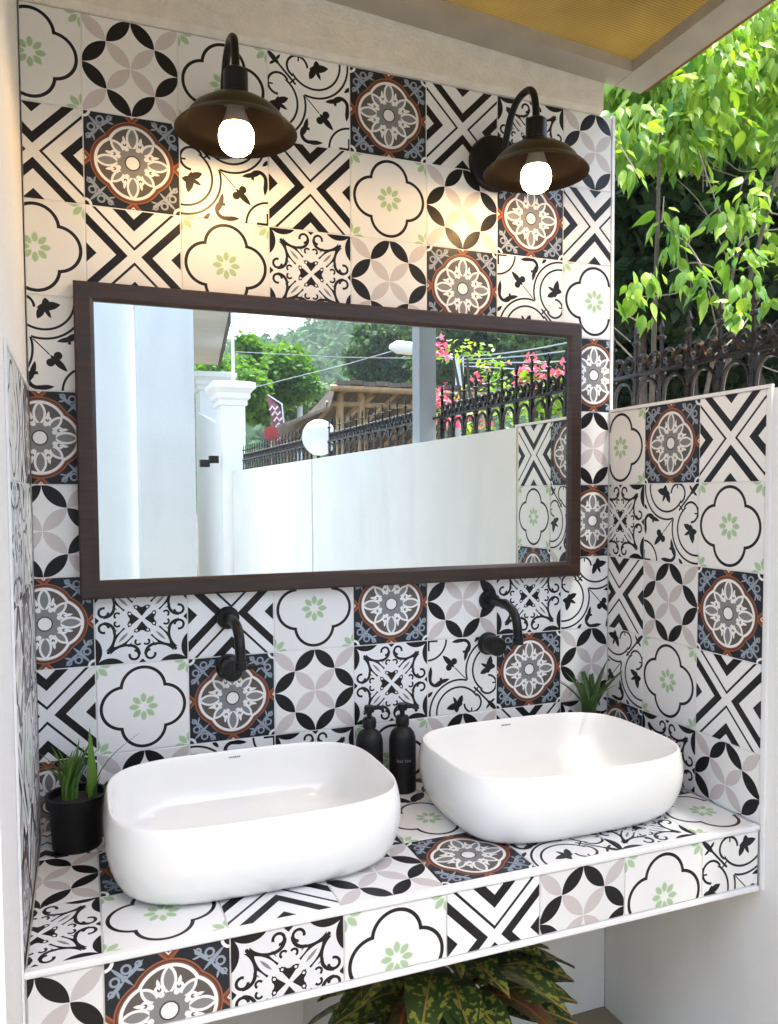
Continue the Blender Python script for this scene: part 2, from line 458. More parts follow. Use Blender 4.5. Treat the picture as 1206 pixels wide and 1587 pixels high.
# ------------------------------------------------------------------ ground
def sheet(name,x0,x1,y0,y1,z,m_,kind='structure'):
    me=bpy.data.meshes.new(name); me.from_pydata([(x0,y0,z),(x1,y0,z),(x1,y1,z),(x0,y1,z)],[],[(0,1,2,3)]); me.materials.append(m_)
    o=bpy.data.objects.new(name,me); col.objects.link(o); o['kind']=kind; WL[o.name]=Vector((0,0,0)); return o
DIRT=mat('garden_earth',(.10,.085,.055),.95,bump=.5,bscale=8,var=.4,vscale=.8)
sheet('ground',-500,500,-500,500,GZ-.004,DIRT)
sheet('driveway',-9,1.556,-14,.0,GZ,CONCRETE)
# ------------------------------------------------------------------ back wall
bw=thing('back_wall','tall patterned-tile wall behind the washbasins, carrying the mirror and lamps','wall',(.8,.07,GZ))
MB().box(XL+.0005,XRW,.0022,.15,GZ,ZR(0)).build('wall_body',PLASTER,bw)
ROWS=["Q C Q B R X90 F C","X90 R B X Q C R X90","Q X Q F C R B180 Q","B C X R F Q C R","R X Q C B180 F R C","C Q R X Q B C R",
      "R F X Q R C F B","X Q R C F B180 R C","R C B90 F Q C X F"]
for r,row in enumerate(ROWS):
    for c,sp in enumerate(row.split()):
        u0=XL/T if c==0 else 0; u1=(XRW-.0002)/T-7 if c==7 else 1
        v0=.223 if r==8 else 0
        tile(bw,sp,(c*T,0,ZR(r+1)),(1,0,0),(0,0,1),(u0,u1,v0,1))
MB().box(XRW+.0003,XRW+.0085,-.0022,.1505,1.7765,ZR(0)+.006).build('edge_trim',TRIM,bw)
# plastered head beam over the tiles
zc=lambda x: 2.646-.066*(x-1.6)
lb=MB(); x0,x1=XL+.001,1.512
lb.rings([[(x,.12,ZR(0)+.0005),(x,-.004,ZR(0)+.0005),(x,-.018,ZR(0)+.011),(x,-.018,zc(x)+.034),(x,.12,zc(x)+.034)] for x in (x0,.3,.6,.9,1.2,x1)])
lb.build('head_beam',CREAM,bw)
# ------------------------------------------------------------------ left wall
lw=thing('left_wall','thick white wall end at the left, patterned tiles on its inner side','wall',(-.02,-.35,GZ))
MB().box(-.14,XL-.0022,-.80,.15,GZ,3.0).build('wall_body',mat('left_wall_plaster',(.80,.79,.76),.75,bump=.35,bscale=70,var=.05,vscale=4),lw)
LR=["Q X R","F B Q","C R X90","X Q F","R C B"]
for k,row in enumerate(LR):
    r=4+k
    for c,sp in enumerate(row.split()):
        y=YF+c*T; u1=1 if c<2 else -y/T
        tile(lw,sp,(XL,y,ZR(r+1)),(0,1,0),(0,0,1),(0,1 if c<2 else u1,.223 if r==8 else 0,1))
MB().box(XL-.0018,XL+.0018,YF-.010,YF-.0005,Z0-.15,ZR(4)+.009).build('edge_trim',TRIM,lw)
MB().box(XL-.0018,XL+.0018,YF,-.0005,ZR(4)+.0005,ZR(4)+.009).build('edge_trim',TRIM,lw)
# ------------------------------------------------------------------ boundary wall on the right
rw=thing('boundary_wall','long low white boundary wall, tiled beside the counter, iron fence on top','wall',(1.63,-2,GZ))
MB().box(XRW+.0022,XRW+.150,-6.05,3.2,GZ,ZR(4)-.002).build('wall_body',PLASTER,rw)
RR=["Q R X90","F B270 Q","X C R","B270 Q X","R F C"]
ya=.1506
for k,row in enumerate(RR):
    r=4+k
    for c,sp in enumerate(row.split()):
        y=-ya-(c-1)*T
        u0=1-ya/T if c==0 else 0; 
        tile(rw,sp,(XRW,y,ZR(r+1)),(0,-1,0),(0,0,1),(u0,1,.223 if r==8 else 0,1))
MB().box(XRW-.0035,XRW+.012,YF-.0045,-.003,ZR(4)-.0005,ZR(4)+.0075).build('top_trim',TRIM,rw)
MB().box(XRW-.0035,XRW+.004,YF-.0125,YF-.0047,Z0-.14,ZR(4)+.0075).build('edge_trim',TRIM,rw)
MB().box(XRW+.0125,XRW+.152,-6.05,3.2,ZR(4)-.0015,ZR(4)).build('wall_cap',PLASTER,rw)
# pilaster that carries the dish
pil=MP(492,760,-3.2)
MB().box(XRW-.005,XRW+.0015,-3.45,-3.15,GZ,ZR(4)-.0025).build('pilaster',PLASTER,rw)
# ------------------------------------------------------------------ counter
ct=thing('washbasin_counter','long tiled counter slab with white edge strips under both washbasins','counter',(.8,-.28,Z0-.14))
MB().box(XL+.002,XRW-.004,YF+.0022,-.0002,Z0-.145,Z0-.0022).build('slab',GROUT,ct)
CX=.195
TOP=[["F","Q","X90","C","R","B180","F","Q"],["C","R","B","F","Q","X","C","R"],["X","C","Q","R","C","F","Q","B"]]
for k,row in enumerate(TOP):
    y0=-.343+k*T-T
    for c,sp in enumerate(row):
        x=CX+(c-1)*T
        u0=(XL+.003-x)/T if c==0 else 0; u1=(XRW-.003-x)/T if c==7 else 1
        v1=min(1,(-.001-y0)/T)
        tile(ct,sp,(x,y0,Z0),(1,0,0),(0,1,0),(u0,u1,0,v1))
for c,sp in enumerate("C R F Q X C Q B".split()):
    x=CX+(c-1)*T
    u0=(XL+.003-x)/T if c==0 else 0; u1=(XRW-.003-x)/T if c==7 else 1
    tile(ct,sp,(x,YF,Z0-.010-T),(1,0,0),(0,0,1),(u0,u1,1-.122/T,1))
def strip(y0,y1,z0,z1,name):
    MB().rings([[(x,y1,z0),(x,y0+.003,z0),(x,y0,z0+.003),(x,y0,z1-.003),(x,y0+.003,z1),(x,y1,z1)] for x in (XL+.002,XRW-.004)]).build(name,TRIM,ct)
strip(YF-.004,YF+.0115,Z0-.0095,Z0+.0022,'front_strip')
strip(YF-.004,YF+.0115,Z0-.1455,Z0-.1335,'lower_strip')
# grey block under the counter, darker than the back wall
sp_=thing('counter_block','plain grey pier under the left half of the counter','block',(.3,-.1,GZ))
MB().box(XL+.001,.62,-.16,.0015,GZ,Z0-.146).build('block_body',GREYBOX,sp_)
# ------------------------------------------------------------------ canopy
cp=thing('canopy','amber ribbed plastic canopy on grey steel frame above the washbasins','canopy',(1.62,-1.50,ZR(4)))
def slope_bar(name,x0,x1,y0,y1,h,dz=0,m_=STEEL,par=cp):
    b=[(x0,y0,zc(x0)+dz),(x1,y0,zc(x1)+dz),(x1,y1,zc(x1)+dz),(x0,y1,zc(x0)+dz)]
    return MB().hexa(b,[(p[0],p[1],p[2]+h) for p in b]).build(name,m_,par)
slope_bar('frame_rail',XL+.002,1.5435,-.098,-.0195,.030)
slope_bar('frame_rail',1.545,1.630,-1.62,-.0195,.030)
slope_bar('frame_rail',XL+.002,1.5435,-1.62,-1.53,.030)
slope_bar('frame_rail',XL+.002,.17,-1.5285,-.0995,.030)
slope_bar('edge_strip',1.6305,1.643,-1.63,-.03,.045,dz=.003,m_=BROWNEDGE)
MB().box(1.58,1.66,-1.54,-1.46,ZR(4)+.0002,zc(1.67)-.0005).build('post',POSTM,cp)
am,nt_,b_=new_mat('amber_polycarbonate')
tc=nt_.nodes.new('ShaderNodeTexCoord'); KN.nt=nt_
_,yy=KN.xy(Sk(tc.outputs['Object']))
web=KN.m('LESS_THAN',KN.m('FRACT',yy*(1/.0085)),.30)               # the darker webs between the flutes
nz=nt_.nodes.new('ShaderNodeTexNoise'); nz.inputs['Scale'].default_value=5; nz.inputs['Detail'].default_value=5; nt_.links.new(tc.outputs['Object'],nz.inputs['Vector'])
dirt=nt_.nodes.new('ShaderNodeMapRange'); dirt.inputs[1].default_value=.35; dirt.inputs[2].default_value=.7; dirt.inputs[3].default_value=.55; dirt.inputs[4].default_value=1.0
nt_.links.new(nz.outputs[0],dirt.inputs[0])
mxc=nt_.nodes.new('ShaderNodeMix'); mxc.data_type='RGBA'; mxc.inputs[6].default_value=(.140,.086,.017,1); mxc.inputs[7].default_value=(.030,.018,.005,1); nt_.links.new(web.s,mxc.inputs[0])
sc_=nt_.nodes.new('ShaderNodeVectorMath'); sc_.operation='SCALE'; nt_.links.new(mxc.outputs[2],sc_.inputs[0]); nt_.links.new(dirt.outputs[0],sc_.inputs['Scale'])
b_.inputs['Roughness'].default_value=.35; nt_.links.new(sc_.outputs[0],b_.inputs['Base Color'])
tr=nt_.nodes.new('ShaderNodeBsdfTranslucent'); nt_.links.new(sc_.outputs[0],tr.inputs[0])
ms=nt_.nodes.new('ShaderNodeMixShader'); ms.inputs[0].default_value=.62
nt_.links.new(b_.outputs[0],ms.inputs[1]); nt_.links.new(tr.outputs[0],ms.inputs[2]); nt_.links.new(ms.outputs[0],nt_.nodes['Material Output'].inputs[0])
sh=MB(); n=376
xa,xb=XL+.004,1.628; y0_=-1.63; vs_=[]; fs_=[]
for i in range(n+1):
    y=y0_+.00425*i
    if y>-.02: break
    dz=.0035*(i%2)
    vs_+=[(xa,y,zc(xa)+.0315+dz),(xb,y,zc(xb)+.0315+dz)]
for i in range(len(vs_)//2-1): fs_.append((2*i,2*i+1,2*i+3,2*i+2))
sh.add(vs_,fs_); sh.build('ribbed_sheet',am,cp)
# ------------------------------------------------------------------ mirror
mr_=thing('wall_mirror','wide mirror in dark brown wooden frame on the tiled wall','mirror',(.806,-.02,1.327))
wood,nt_,b_=new_mat('dark_brown_wood')
tc=nt_.nodes.new('ShaderNodeTexCoord'); mp=nt_.nodes.new('ShaderNodeMapping'); mp.inputs['Scale'].default_value=(3,20,60)
nz=nt_.nodes.new('ShaderNodeTexNoise'); nz.inputs['Scale'].default_value=3; nz.inputs['Detail'].default_value=8
cr=nt_.nodes.new('ShaderNodeValToRGB'); cr.color_ramp.elements[0].color=(.013,.0055,.003,1); cr.color_ramp.elements[1].color=(.046,.019,.009,1)
cr.color_ramp.elements[0].position=.3; cr.color_ramp.elements[1].position=.75
for a,b in ((tc.outputs['Object'],mp.inputs[0]),(mp.outputs[0],nz.inputs['Vector']),(nz.outputs[0],cr.inputs[0]),(cr.outputs[0],b_.inputs['Base Color'])): nt_.links.new(a,b)
b_.inputs['Roughness'].default_value=.38
ox0,ox1,oz0,oz1=.1725,1.4405,1.327,2.006; fw=.0405
def rail(corn):
    # corn: outer a, outer b, inner b, inner a  (x,z)
    m_=MB(); a,b,c,d=corn
    def P(q,y): return (q[0],y,q[1])
    mid=lambda p,q,t:(p[0]+(q[0]-p[0])*t,p[1]+(q[1]-p[1])*t)
    sec=lambda o,i:[P(o,-.0005),P(o,-.030),P(mid(o,i,.10),-.034),P(mid(o,i,.80),-.034),P(mid(o,i,.93),-.031),P(i,-.0285)]
    s1=sec(a,d); s2=sec(b,c)
    s1.append(P(d,-.0005)); s2.append(P(c,-.0005))
    m_.rings([s1,s2]); return m_
A,B,C_,D_=(ox0,oz0),(ox1,oz0),(ox1,oz1),(ox0,oz1)
a,b,c,d=(ox0+fw,oz0+fw),(ox1-fw,oz0+fw),(ox1-fw,oz1-fw),(ox0+fw,oz1-fw)
for corn in ((A,B,b,a),(B,C_,c,b),(C_,D_,d,c),(D_,A,a,d)): rail(corn).build('frame_rail',wood,mr_)
gm,nt_,b_=new_mat('mirror_glass'); b_.inputs['Base Color'].default_value=(.88,.945,.93,1); b_.inputs['Metallic'].default_value=1; b_.inputs['Roughness'].default_value=.0
MB().box(a[0]-.002,b[0]+.002,-.024,-.004,a[1]-.002,d[1]+.002).build('mirror_glass',gm,mr_)
# ------------------------------------------------------------------ washbasins
def sring(hx,hy,n_exp,z,n=72,cx=0,cy=0):
    out=[]
    for j in range(n):
        a=2*math.pi*j/n; ca,sa=math.cos(a),math.sin(a)
        out.append((cx+hx*math.copysign(abs(ca)**(2/n_exp),ca),cy+hy*math.copysign(abs(sa)**(2/n_exp),sa),z))
    return out
MARK=mat('dark_print',(.10,.10,.105),.5)
def make_sink():
    s=thing('vessel_sink','x','sink',(0,0,0))
    hx,hy=.287,.2155; h=.154; kz=1.1
    m_=MB(); rs=[]
    for sc,z,e in ((.75,.0,3.3),(.82,.0012,3.4),(.873,.007,3.5),(.918,.018,3.6),(.953,.035,3.7),(.980,.056,3.7),(.995,.076,3.7),(.999,.092,3.7),(.994,.110,3.7),(.982,.125,3.7),(.971,.1355,3.7),(.964,.1390,3.7),(.957,.1402,3.7),(.950,.1392,3.7),(.944,.136,3.7),(.937,.120,3.7),(.927,.09,3.6),(.903,.06,3.5),(.855,.040,3.3),(.755,.028,3.0),(.5,.021,2.6),(.2,.018,2.2),(.085,.0175,2)):
        d=(1-sc)*.5*(hx+hy)                                   # even wall offset
        rs.append(sring(hx-d if sc>.3 else hx*sc,hy-d if sc>.3 else hx*sc,e,z*kz))
    m_.rings(rs,True,True,True); m_.build('basin',CERAMIC,s,smooth='all')
    MB().lathe([(.0,.0212),(.016,.0212),(.021,.0206),(.0235,.0196)],n=28,cap0=False).build('drain',mat('chrome',(.7,.7,.7),.12,metal=1),s,smooth=True)
    lg=MB()
    x=-.013; yb=hy-.0615*.5*(hx+hy)
    for wd in (.003,.0042,.0022,.0038,.0034,.003):
        lg.box(x,x+wd*.8,yb-.0007,yb+.0015,.1375,.1395); lg.box(x,x+.0008,yb-.001,yb+.0015,.1362,.1406)
        x+=wd+.0013
    lg.build('maker_mark',MARK,s)
    return s
sk1=make_sink(); sk1.location=(.490,-.274,Z0+.0001)
tag(sk1,'white oval-cornered vessel sink on the left, beside the black plant pot','sink','vessel sinks on the counter')
sk2=copy_tree(sk1); sk2.location=(1.182,-.284,Z0+.0001)
sk2['label']='white oval-cornered vessel sink on the right, next to the low tiled wall'
# ------------------------------------------------------------------ wall faucets
def make_faucet():
    s=thing('wall_faucet','x','faucet',(0,0,0))
    # local origin: wall surface at the spout rosette
    MB().lathe([(.0265,.0),(.0265,.006),(.024,.009),(.0135,.010)],axis='-y',n=32).build('spout_rosette',BLACKM,s,smooth=True)
    path=[(0,-.008,0),(0,-.05,.001)]+[tuple(p) for p in bez((0,-.075,.001),(0,-.125,0),(0,-.152,-.012),(0,-.157,-.058),12)]+[(0,-.1585,-.078)]
    MB().tube(path,.0115,16).build('spout',BLACKM,s,smooth=True)
    MB().lathe([(.0135,.0),(.0135,.016),(.0105,.0165)],c=(0,-.1585,-.0905),n=24).build('spout_tip',BLACKM,s,smooth=True)
    hd=MB().lathe([(.030,0),(.030,.006),(.0265,.0075),(.0265,.010),(.0245,.012),(.0245,.056),(.0225,.060),(.0,.0605)],c=(0,0,-.115),axis='-y',n=36,cap1=False).build('handle',BLACKM,s,smooth=True)
    MB().tube([(.02,-.045,-.113),(.045,-.047,-.1115),(.072,-.049,-.110)],[.0045,.0040,.0034],10).build('lever',BLACKM,hd,smooth=True)
    return s
f1=make_faucet(); f1.location=(.491,-.0,1.266)
tag(f1,'matte black wall faucet with curved spout above the left sink','faucet','wall faucets')
f2=copy_tree(f1); f2.location=(1.173,-.0,1.271); f2['label']='matte black wall faucet with curved spout above the right sink'
# ------------------------------------------------------------------ soap bottles
PALE=mat('pale_print',(.22,.22,.22),.6)
def make_bottle():
    s=thing('soap_bottle','x','bottle',(0,0,0))
    MB().lathe([(.0,0),(.029,0),(.0315,.003),(.0315,.108),(.0305,.118),(.027,.128),(.021,.135),(.014,.139),(.013,.141),(.013,.146)],n=40,cap0=False).build('bottle_body',BOTTLE,s,smooth=True)
    MB().lathe([(.0155,.1435),(.0158,.145),(.0158,.160),(.013,.164),(.006,.1645),(.006,.176),(.0115,.1765),(.012,.186),(.0105,.190),(.0,.1905)],n=28,cap1=False).build('pump',BOTTLE,s,smooth=True)
    MB().tube([(.006,0,.184),(.022,-.004,.185),(.030,-.006,.181),(.0325,-.0065,.1735)],[.0055,.005,.0043,.0035],10).build('nozzle',BOTTLE,s,smooth=True)
    lb=MB(); 
    for i in range(9):
        if i==4: continue
        a=R(-90-30+i*7.2); hgt=.0055 if i in (0,3,5) else .0042
        c,s_=math.cos(a),math.sin(a); r0=.0317
        t=Vector((-s_,c,0))*.00145; n_=Vector((c,s_,0))
        p=n_*r0
        for z0,z1,k in ((.070,.0712,1.0),(.070+hgt-.0012,.070+hgt,1.0),(.070,.070+hgt,.35)):
            q=[p-t*k+Vector((0,0,z0)),p+t*k+Vector((0,0,z0)),p+t*k+Vector((0,0,z1)),p-t*k+Vector((0,0,z1))]
            b=[v-n_*.0006 for v in q]
            lb.hexa([b[0],b[1],q[1],q[0]],[b[3],b[2],q[2],q[3]])
    lb.build('lettering',PALE,s)
    return s
b1=make_bottle(); b1.scale=(1.06,1.06,1.14); b1.location=(.904,-.062,Z0+.0001); b1.rotation_euler=(0,0,R(-14))
tag(b1,'black pump bottle with pale lettering, nearer the right sink','bottle','soap bottles between the sinks')
b2=copy_tree(b1); b2.location=(.822,-.050,Z0+.0001); b2.rotation_euler=(0,0,R(4)); b2['label']='black pump bottle partly hidden behind the left sink rim'
# ------------------------------------------------------------------ barn lamps
SHADEO=mat('bronze_black_enamel',(.026,.021,.009),.34,metal=.35,spec=.6,var=.15,vscale=20)
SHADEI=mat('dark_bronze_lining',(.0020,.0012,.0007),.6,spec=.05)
bulbm=bpy.data.materials.new('lit_bulb'); bulbm.use_nodes=True; n_=bulbm.node_tree; n_.nodes.remove(n_.nodes['Principled BSDF'])
em=n_.nodes.new('ShaderNodeEmission'); em.inputs[0].default_value=(1,.60,.24,1); em.inputs[1].default_value=17
n_.links.new(em.outputs[0],n_.nodes['Material Output'].inputs[0])
BULBBASE=mat('bulb_plastic',(.55,.50,.42),.5)
def make_lamp():
    s=thing('wall_lamp','x','lamp',(0,0,0))
    # origin: wall surface at the centre of the wall plate; lamp axis at y=-.205
    Y=-.212; zr=-.088
    MB().lathe([(.070,0),(.070,.010),(.066,.018),(.020,.024),(.0,.025)],c=(0,0,.010),axis='-y',n=40,cap1=False).build('wall_plate',BLACKM,s,smooth=True)
    arm=[(0,-.018,.0),(0,-.035,.003)]+[tuple(p) for p in bez((0,-.05,.010),(0,-.075,.045),(0,-.085,.118),(0,-.148,.120),14)]+[tuple(p) for p in bez((0,-.163,.119),(0,-.203,.116),(0,Y,.085),(0,Y,.020),10)]
    MB().tube(arm,.0085,14).build('arm',BLACKM,s,smooth=True)
    MB().lathe([(.010,.038),(.019,.036),(.0245,.031),(.0245,-.010),(.028,-.012),(.028,-.021),(.0255,-.023),(.0255,-.033)],c=(0,Y,0),n=32).build('socket',BLACKM,s,smooth=True)
    o=[(.027,-.023),(.038,-.0245),(.060,-.0315),(.080,-.044),(.094,-.058),(.1005,-.069),(.1045,-.0745),(.114,-.080),(.1205,-.0862),(.1225,-.089),(.122,-.0905)]
    i=[(.1205,-.089),(.117,-.0845),(.111,-.0805),(.1015,-.076),(.0975,-.070),(.091,-.0595),(.077,-.0455),(.058,-.0335),(.024,-.0265)]
    MB().lathe(o,c=(0,Y,0),n=56,cap0=False,cap1=False).build('lamp_shade',SHADEO,s,smooth=True)
    MB().lathe([(.122,-.0905)]+i,c=(0,Y,0),n=56,cap0=False,cap1=False).build('shade_lining',SHADEI,s,smooth=True)
    MB().lathe([(.012,-.026),(.017,-.038),(.022,-.056),(.0275,-.070),(.0295,-.0755)],c=(0,Y,0),n=32).build('bulb_base',BULBBASE,s,smooth=True)
    MB().lathe([(.0296,-.0757),(.0335,-.083),(.0355,-.093),(.0355,-.102),(.0335,-.112),(.0285,-.122),(.020,-.129),(.010,-.1325),(.0,-.1335)],c=(0,Y,0),n=36,cap1=False).build('bulb',bulbm,s,smooth='all')
    return s
l1=make_lamp(); l1.location=(.488,-.0005,2.372); tag(l1,'lit barn lamp above the left half of the mirror','lamp','barn wall lamps')
l2=copy_tree(l1); l2.location=(1.186,-.0005,2.388); l2['label']='lit barn lamp above the right end of the mirror, near the trees'
# ------------------------------------------------------------------ plants
def blade_mesh(L,w,bend,name,m_,seg=7,fold=.35,twist=0):
    v=[];f=[]
    for i in range(seg+1):
        t=i/seg; wd=w*(1-t)**.75*(.55+.9*min(t*2.2,.5)) if t<1 else .0003
        y=bend*t*t*L; z=L*(t-.18*abs(bend)*t*t)
        v+=[(-wd,y-fold*wd,z),(0,y,z),(wd,y-fold*wd,z)]
    n=len(v)
    for i in range(seg):
        a=3*i
        f+=[(a,a+1,a+4,a+3),(a+1,a+2,a+5,a+4)]
    # give it thickness
    v+= [(p[0]*.92,p[1]+.0022*(1-i//3/seg*.7),p[2]) for i,p in enumerate(v)]
    f+=[tuple(n+q for q in reversed(g)) for g in f]
    for i in range(seg):
        a=3*i; f+=[(a,a+3,n+a+3,n+a),(a+5,a+2,n+a+2,n+a+5)]
    me=bpy.data.meshes.new(name); me.from_pydata(v,[],f); me.materials.append(m_)
    me.polygons.foreach_set('use_smooth',[True]*len(me.polygons)); me.update(); return me
ALOE=leaf_mat('aloe_leaf',(.06,.16,.025),(.16,.29,.045),trans=.25)
ALOED=leaf_mat('dark_strap_leaf',(.035,.09,.025),(.08,.17,.04),trans=.2)
SNAKE=leaf_mat('snake_leaf',(.14,.26,.03),(.15,.27,.04),trans=.3)
def pot(s,r0,r1,h,loc):
    MB().lathe([(.0,0),(r0,0),(r0+.003,.003),(r1-.004,h-.022),(r1+.002,h-.021),(r1+.003,h),(r1-.003,h),(r1-.006,h-.02)],c=loc,n=40,cap0=False).build('pot',POTM,s,smooth=True)
    MB().lathe([(.0,h-.012),(r1*.5,h-.010),(r1-.004,h-.016)],c=loc,n=24,cap0=False,cap1=False).build('soil',SOIL,s)
def plant(name,label,loc,r0,r1,h,leaves):
    s=thing(name,label,'potted plant',loc,'potted plants on the counter')
    pot(s,r0,r1,h,loc)
    for (dx,dy,L,w_,lean,az,m_) in leaves:
        me=blade_mesh(L,w_,lean,'leaf',m_)
        put('leaf',me,s,(loc[0]+dx,loc[1]+dy,loc[2]+h-.014),(random.uniform(-.05,.05),0,R(az)))
    return s
lv=[]
for i in range(26):
    az=i*137.5; lv.append((-.012+.010*math.cos(R(az)),.004+.010*math.sin(R(az)),random.uniform(.07,.125),random.uniform(.007,.011),random.uniform(.15,.7),az,ALOE))
lv+=[(.030,-.008,.150,.0145,.03,20,SNAKE),(.034,.004,.135,.0035,-.75,100,ALOED),(.022,.012,.06,.008,.3,-40,ALOE),(.036,-.012,.05,.007,.2,-120,ALOED)]
plant('potted_aloe','small spiky green plant in black pot at the left corner of the counter',(.156,-.098,Z0+.0001),.046,.058,.112,lv)
lv=[]
for i in range(15):
    az=i*137.5; lv.append((.008*math.cos(R(az)),.008*math.sin(R(az)),random.uniform(.13,.19),random.uniform(.013,.018),random.uniform(.25,.9),az,ALOED))
plant('potted_strap_plant','dark strap-leaved plant in black pot in the far right corner',(1.448,-.066,Z0+.0001),.046,.058,.118,lv)
# croton on the floor under the counter
CRO=leaf_mat('croton_leaf',(.012,.030,.010),(.03,.055,.012),trans=.08,rough=.3,spots=((.20,.22,.03),75),rib=((.24,.16,.04),.0022))
CROR=leaf_mat('croton_red_leaf',(.06,.022,.010),(.09,.035,.012),trans=.08,rough=.3,spots=((.05,.08,.012),70),rib=((.30,.06,.02),.003))
cro=thing('croton_plant','croton with dark leaves mottled yellow on the floor under the counter','potted plant',(.90,-.30,GZ+.0001))
MB().lathe([(.0,0),(.085,0),(.09,.004),(.115,.19),(.12,.192),(.12,.21),(.112,.21),(.108,.18)],c=(.90,-.30,GZ+.0001),n=36,cap0=False).build('pot',POTM,cro,smooth=True)
MB().lathe([(.0,.187),(.06,.190),(.109,.184)],c=(.90,-.30,GZ),n=24,cap0=False,cap1=False).build('soil',SOIL,cro)
for k in range(4):
    a=R(90*k+20); MB().tube([(.90+.02*math.cos(a),-.30+.02*math.sin(a),GZ+.17),(.90+.06*math.cos(a),-.30+.05*math.sin(a),GZ+.33),(.90+.085*math.cos(a),-.30+.06*math.sin(a),GZ+.45)],[.008,.006,.004],8).build('stem',BARK,cro)
def broad_leaf(L,w_,droop,m_,seg=8):
    v=[];f=[]
    for i in range(seg+1):
        t=i/seg; wd=w_*math.sin(math.pi*min(1,.06+t*.94))**.7*(1-.15*t)+.0008
        x=L*t; z=-droop*L*t*t+.05*L*math.sin(t*3)
        for k,(q,dz) in enumerate(((-1,.12),(-.5,.03),(0,0),(.5,.03),(1,.12))): v.append((x,q*wd,z+dz*wd*1.6+.004*math.sin(9*t+2*k)))
    for i in range(seg):
        for k in range(4): a=5*i+k; f.append((a,a+5,a+6,a+1))
    me=bpy.data.meshes.new('leaf'); me.from_pydata(v,[],f); me.materials.append(m_); me.polygons.foreach_set('use_smooth',[True]*len(f)); me.update(); return me
cms=[broad_leaf(L,w_,d,m_) for L,w_,d,m_ in ((.20,.046,.28,CRO),(.23,.052,.42,CRO),(.18,.040,.15,CRO),(.21,.030,.45,CROR),(.16,.036,.3,CRO))]
for i in range(60):
    az=i*137.5+random.uniform(-15,15); t=i/60; zz=.33+.20*t; el=R(-5+38*t+random.uniform(-12,12))
    rr=.11*(1-.45*t)
    put('leaf',cms[i%5] if i%5!=3 or i%3==0 else cms[0],cro,(.90+rr*math.cos(R(az)),-.30+rr*.7*math.sin(R(az)),GZ+zz),(random.uniform(-.4,.4),-el,R(az)))
# ------------------------------------------------------------------ iron fence on the boundary wall
FX=1.652; FZ=ZR(4)
fn=thing('iron_fence','ornate dark iron fence with scrolls and spear tips on the low wall','fence',(FX,-2,FZ))
sp=.107
bar=MB(); bar.box(-.0065,.0065,-.0065,.0065,.0005,.118); bar.box(-.0038,.0038,-.0038,.0038,.1182,.215)
bar.rings([[(-.0045,-.0045,.2152),(.0045,-.0045,.2152),(.0045,.0045,.2152),(-.0045,.0045,.2152)],[(-.0080,-.004,.224),(.0080,-.004,.224),(.0080,.004,.224),(-.0080,.004,.224)],[(-.001,-.001,.246),(.001,-.001,.246),(.001,.001,.246),(-.001,.001,.246)]])
for zz,rr in ((.018,.013),(.100,.0125),(.196,.0115)): bar.lathe([(.006,zz-.007),(rr,zz-.003),(rr,zz+.003),(.006,zz+.007)],n=8)
# spear blades face along the fence (y)
bar.v=[(p[1],p[0],p[2]) for p in bar.v]; bar.f=[tuple(reversed(q)) for q in bar.f]
bar_me=bar.mesh('bar',IRON,True)
def arc_pts(c,r,a0,a1,n=9): return [(0,c[0]+r*math.cos(R(a0+(a1-a0)*i/n)),c[1]+r*math.sin(R(a0+(a1-a0)*i/n))) for i in range(n+1)]
# pointed-round arch between two bars, below the rail
ar=MB(); ar.tube([(0,-sp/2+.007,.004),(0,-sp/2+.010,.035)]+[(0,-.0415*math.cos(R(a)),.045+.046*math.sin(R(a))) for a in range(15,166,15)]+[(0,sp/2-.010,.035),(0,sp/2-.007,.004)],.0058,6)
arch_me=ar.mesh('arch',IRON,True)
# pair of scrolls above the rail
def scroll(sgn):
    pts=[]
    for i in range(22):
        a=R(-100+i*21); r=.0255*(1-.026*i)
        pts.append((0,sgn*(.0262+(-r)*math.cos(a)),.1405+r*math.sin(a)))
    return pts
sc=MB()
for s_ in (-1,1): sc.tube(scroll(s_),.0068,6)
scroll_me=sc.mesh('scroll_pair',IRON,True)
ys=[]; y=.013+sp*22
while y>-5.98: ys.append(y); y-=sp
for i,y in enumerate(ys):
    if -1.57<y<-1.43: continue
    if .001<y<-.0: continue
    if -3.5<y<-3.1: continue
    put('bar',bar_me,fn,(FX,y,FZ))
    if y-sp>-5.98 and not(-1.57<y-sp<-1.43) and not(-3.5<y-sp<-3.1):
        put('arch',arch_me,fn,(FX,y-sp/2,FZ)); put('scroll_pair',scroll_me,fn,(FX,y-sp/2,FZ))
for (ya_,yb_) in ((-1.459,2.4),(-3.10,-1.541),(-5.99,-3.50)):
    MB().box(FX-.009,FX+.009,ya_,yb_,FZ+.104,FZ+.114).build('rail',IRON,fn)
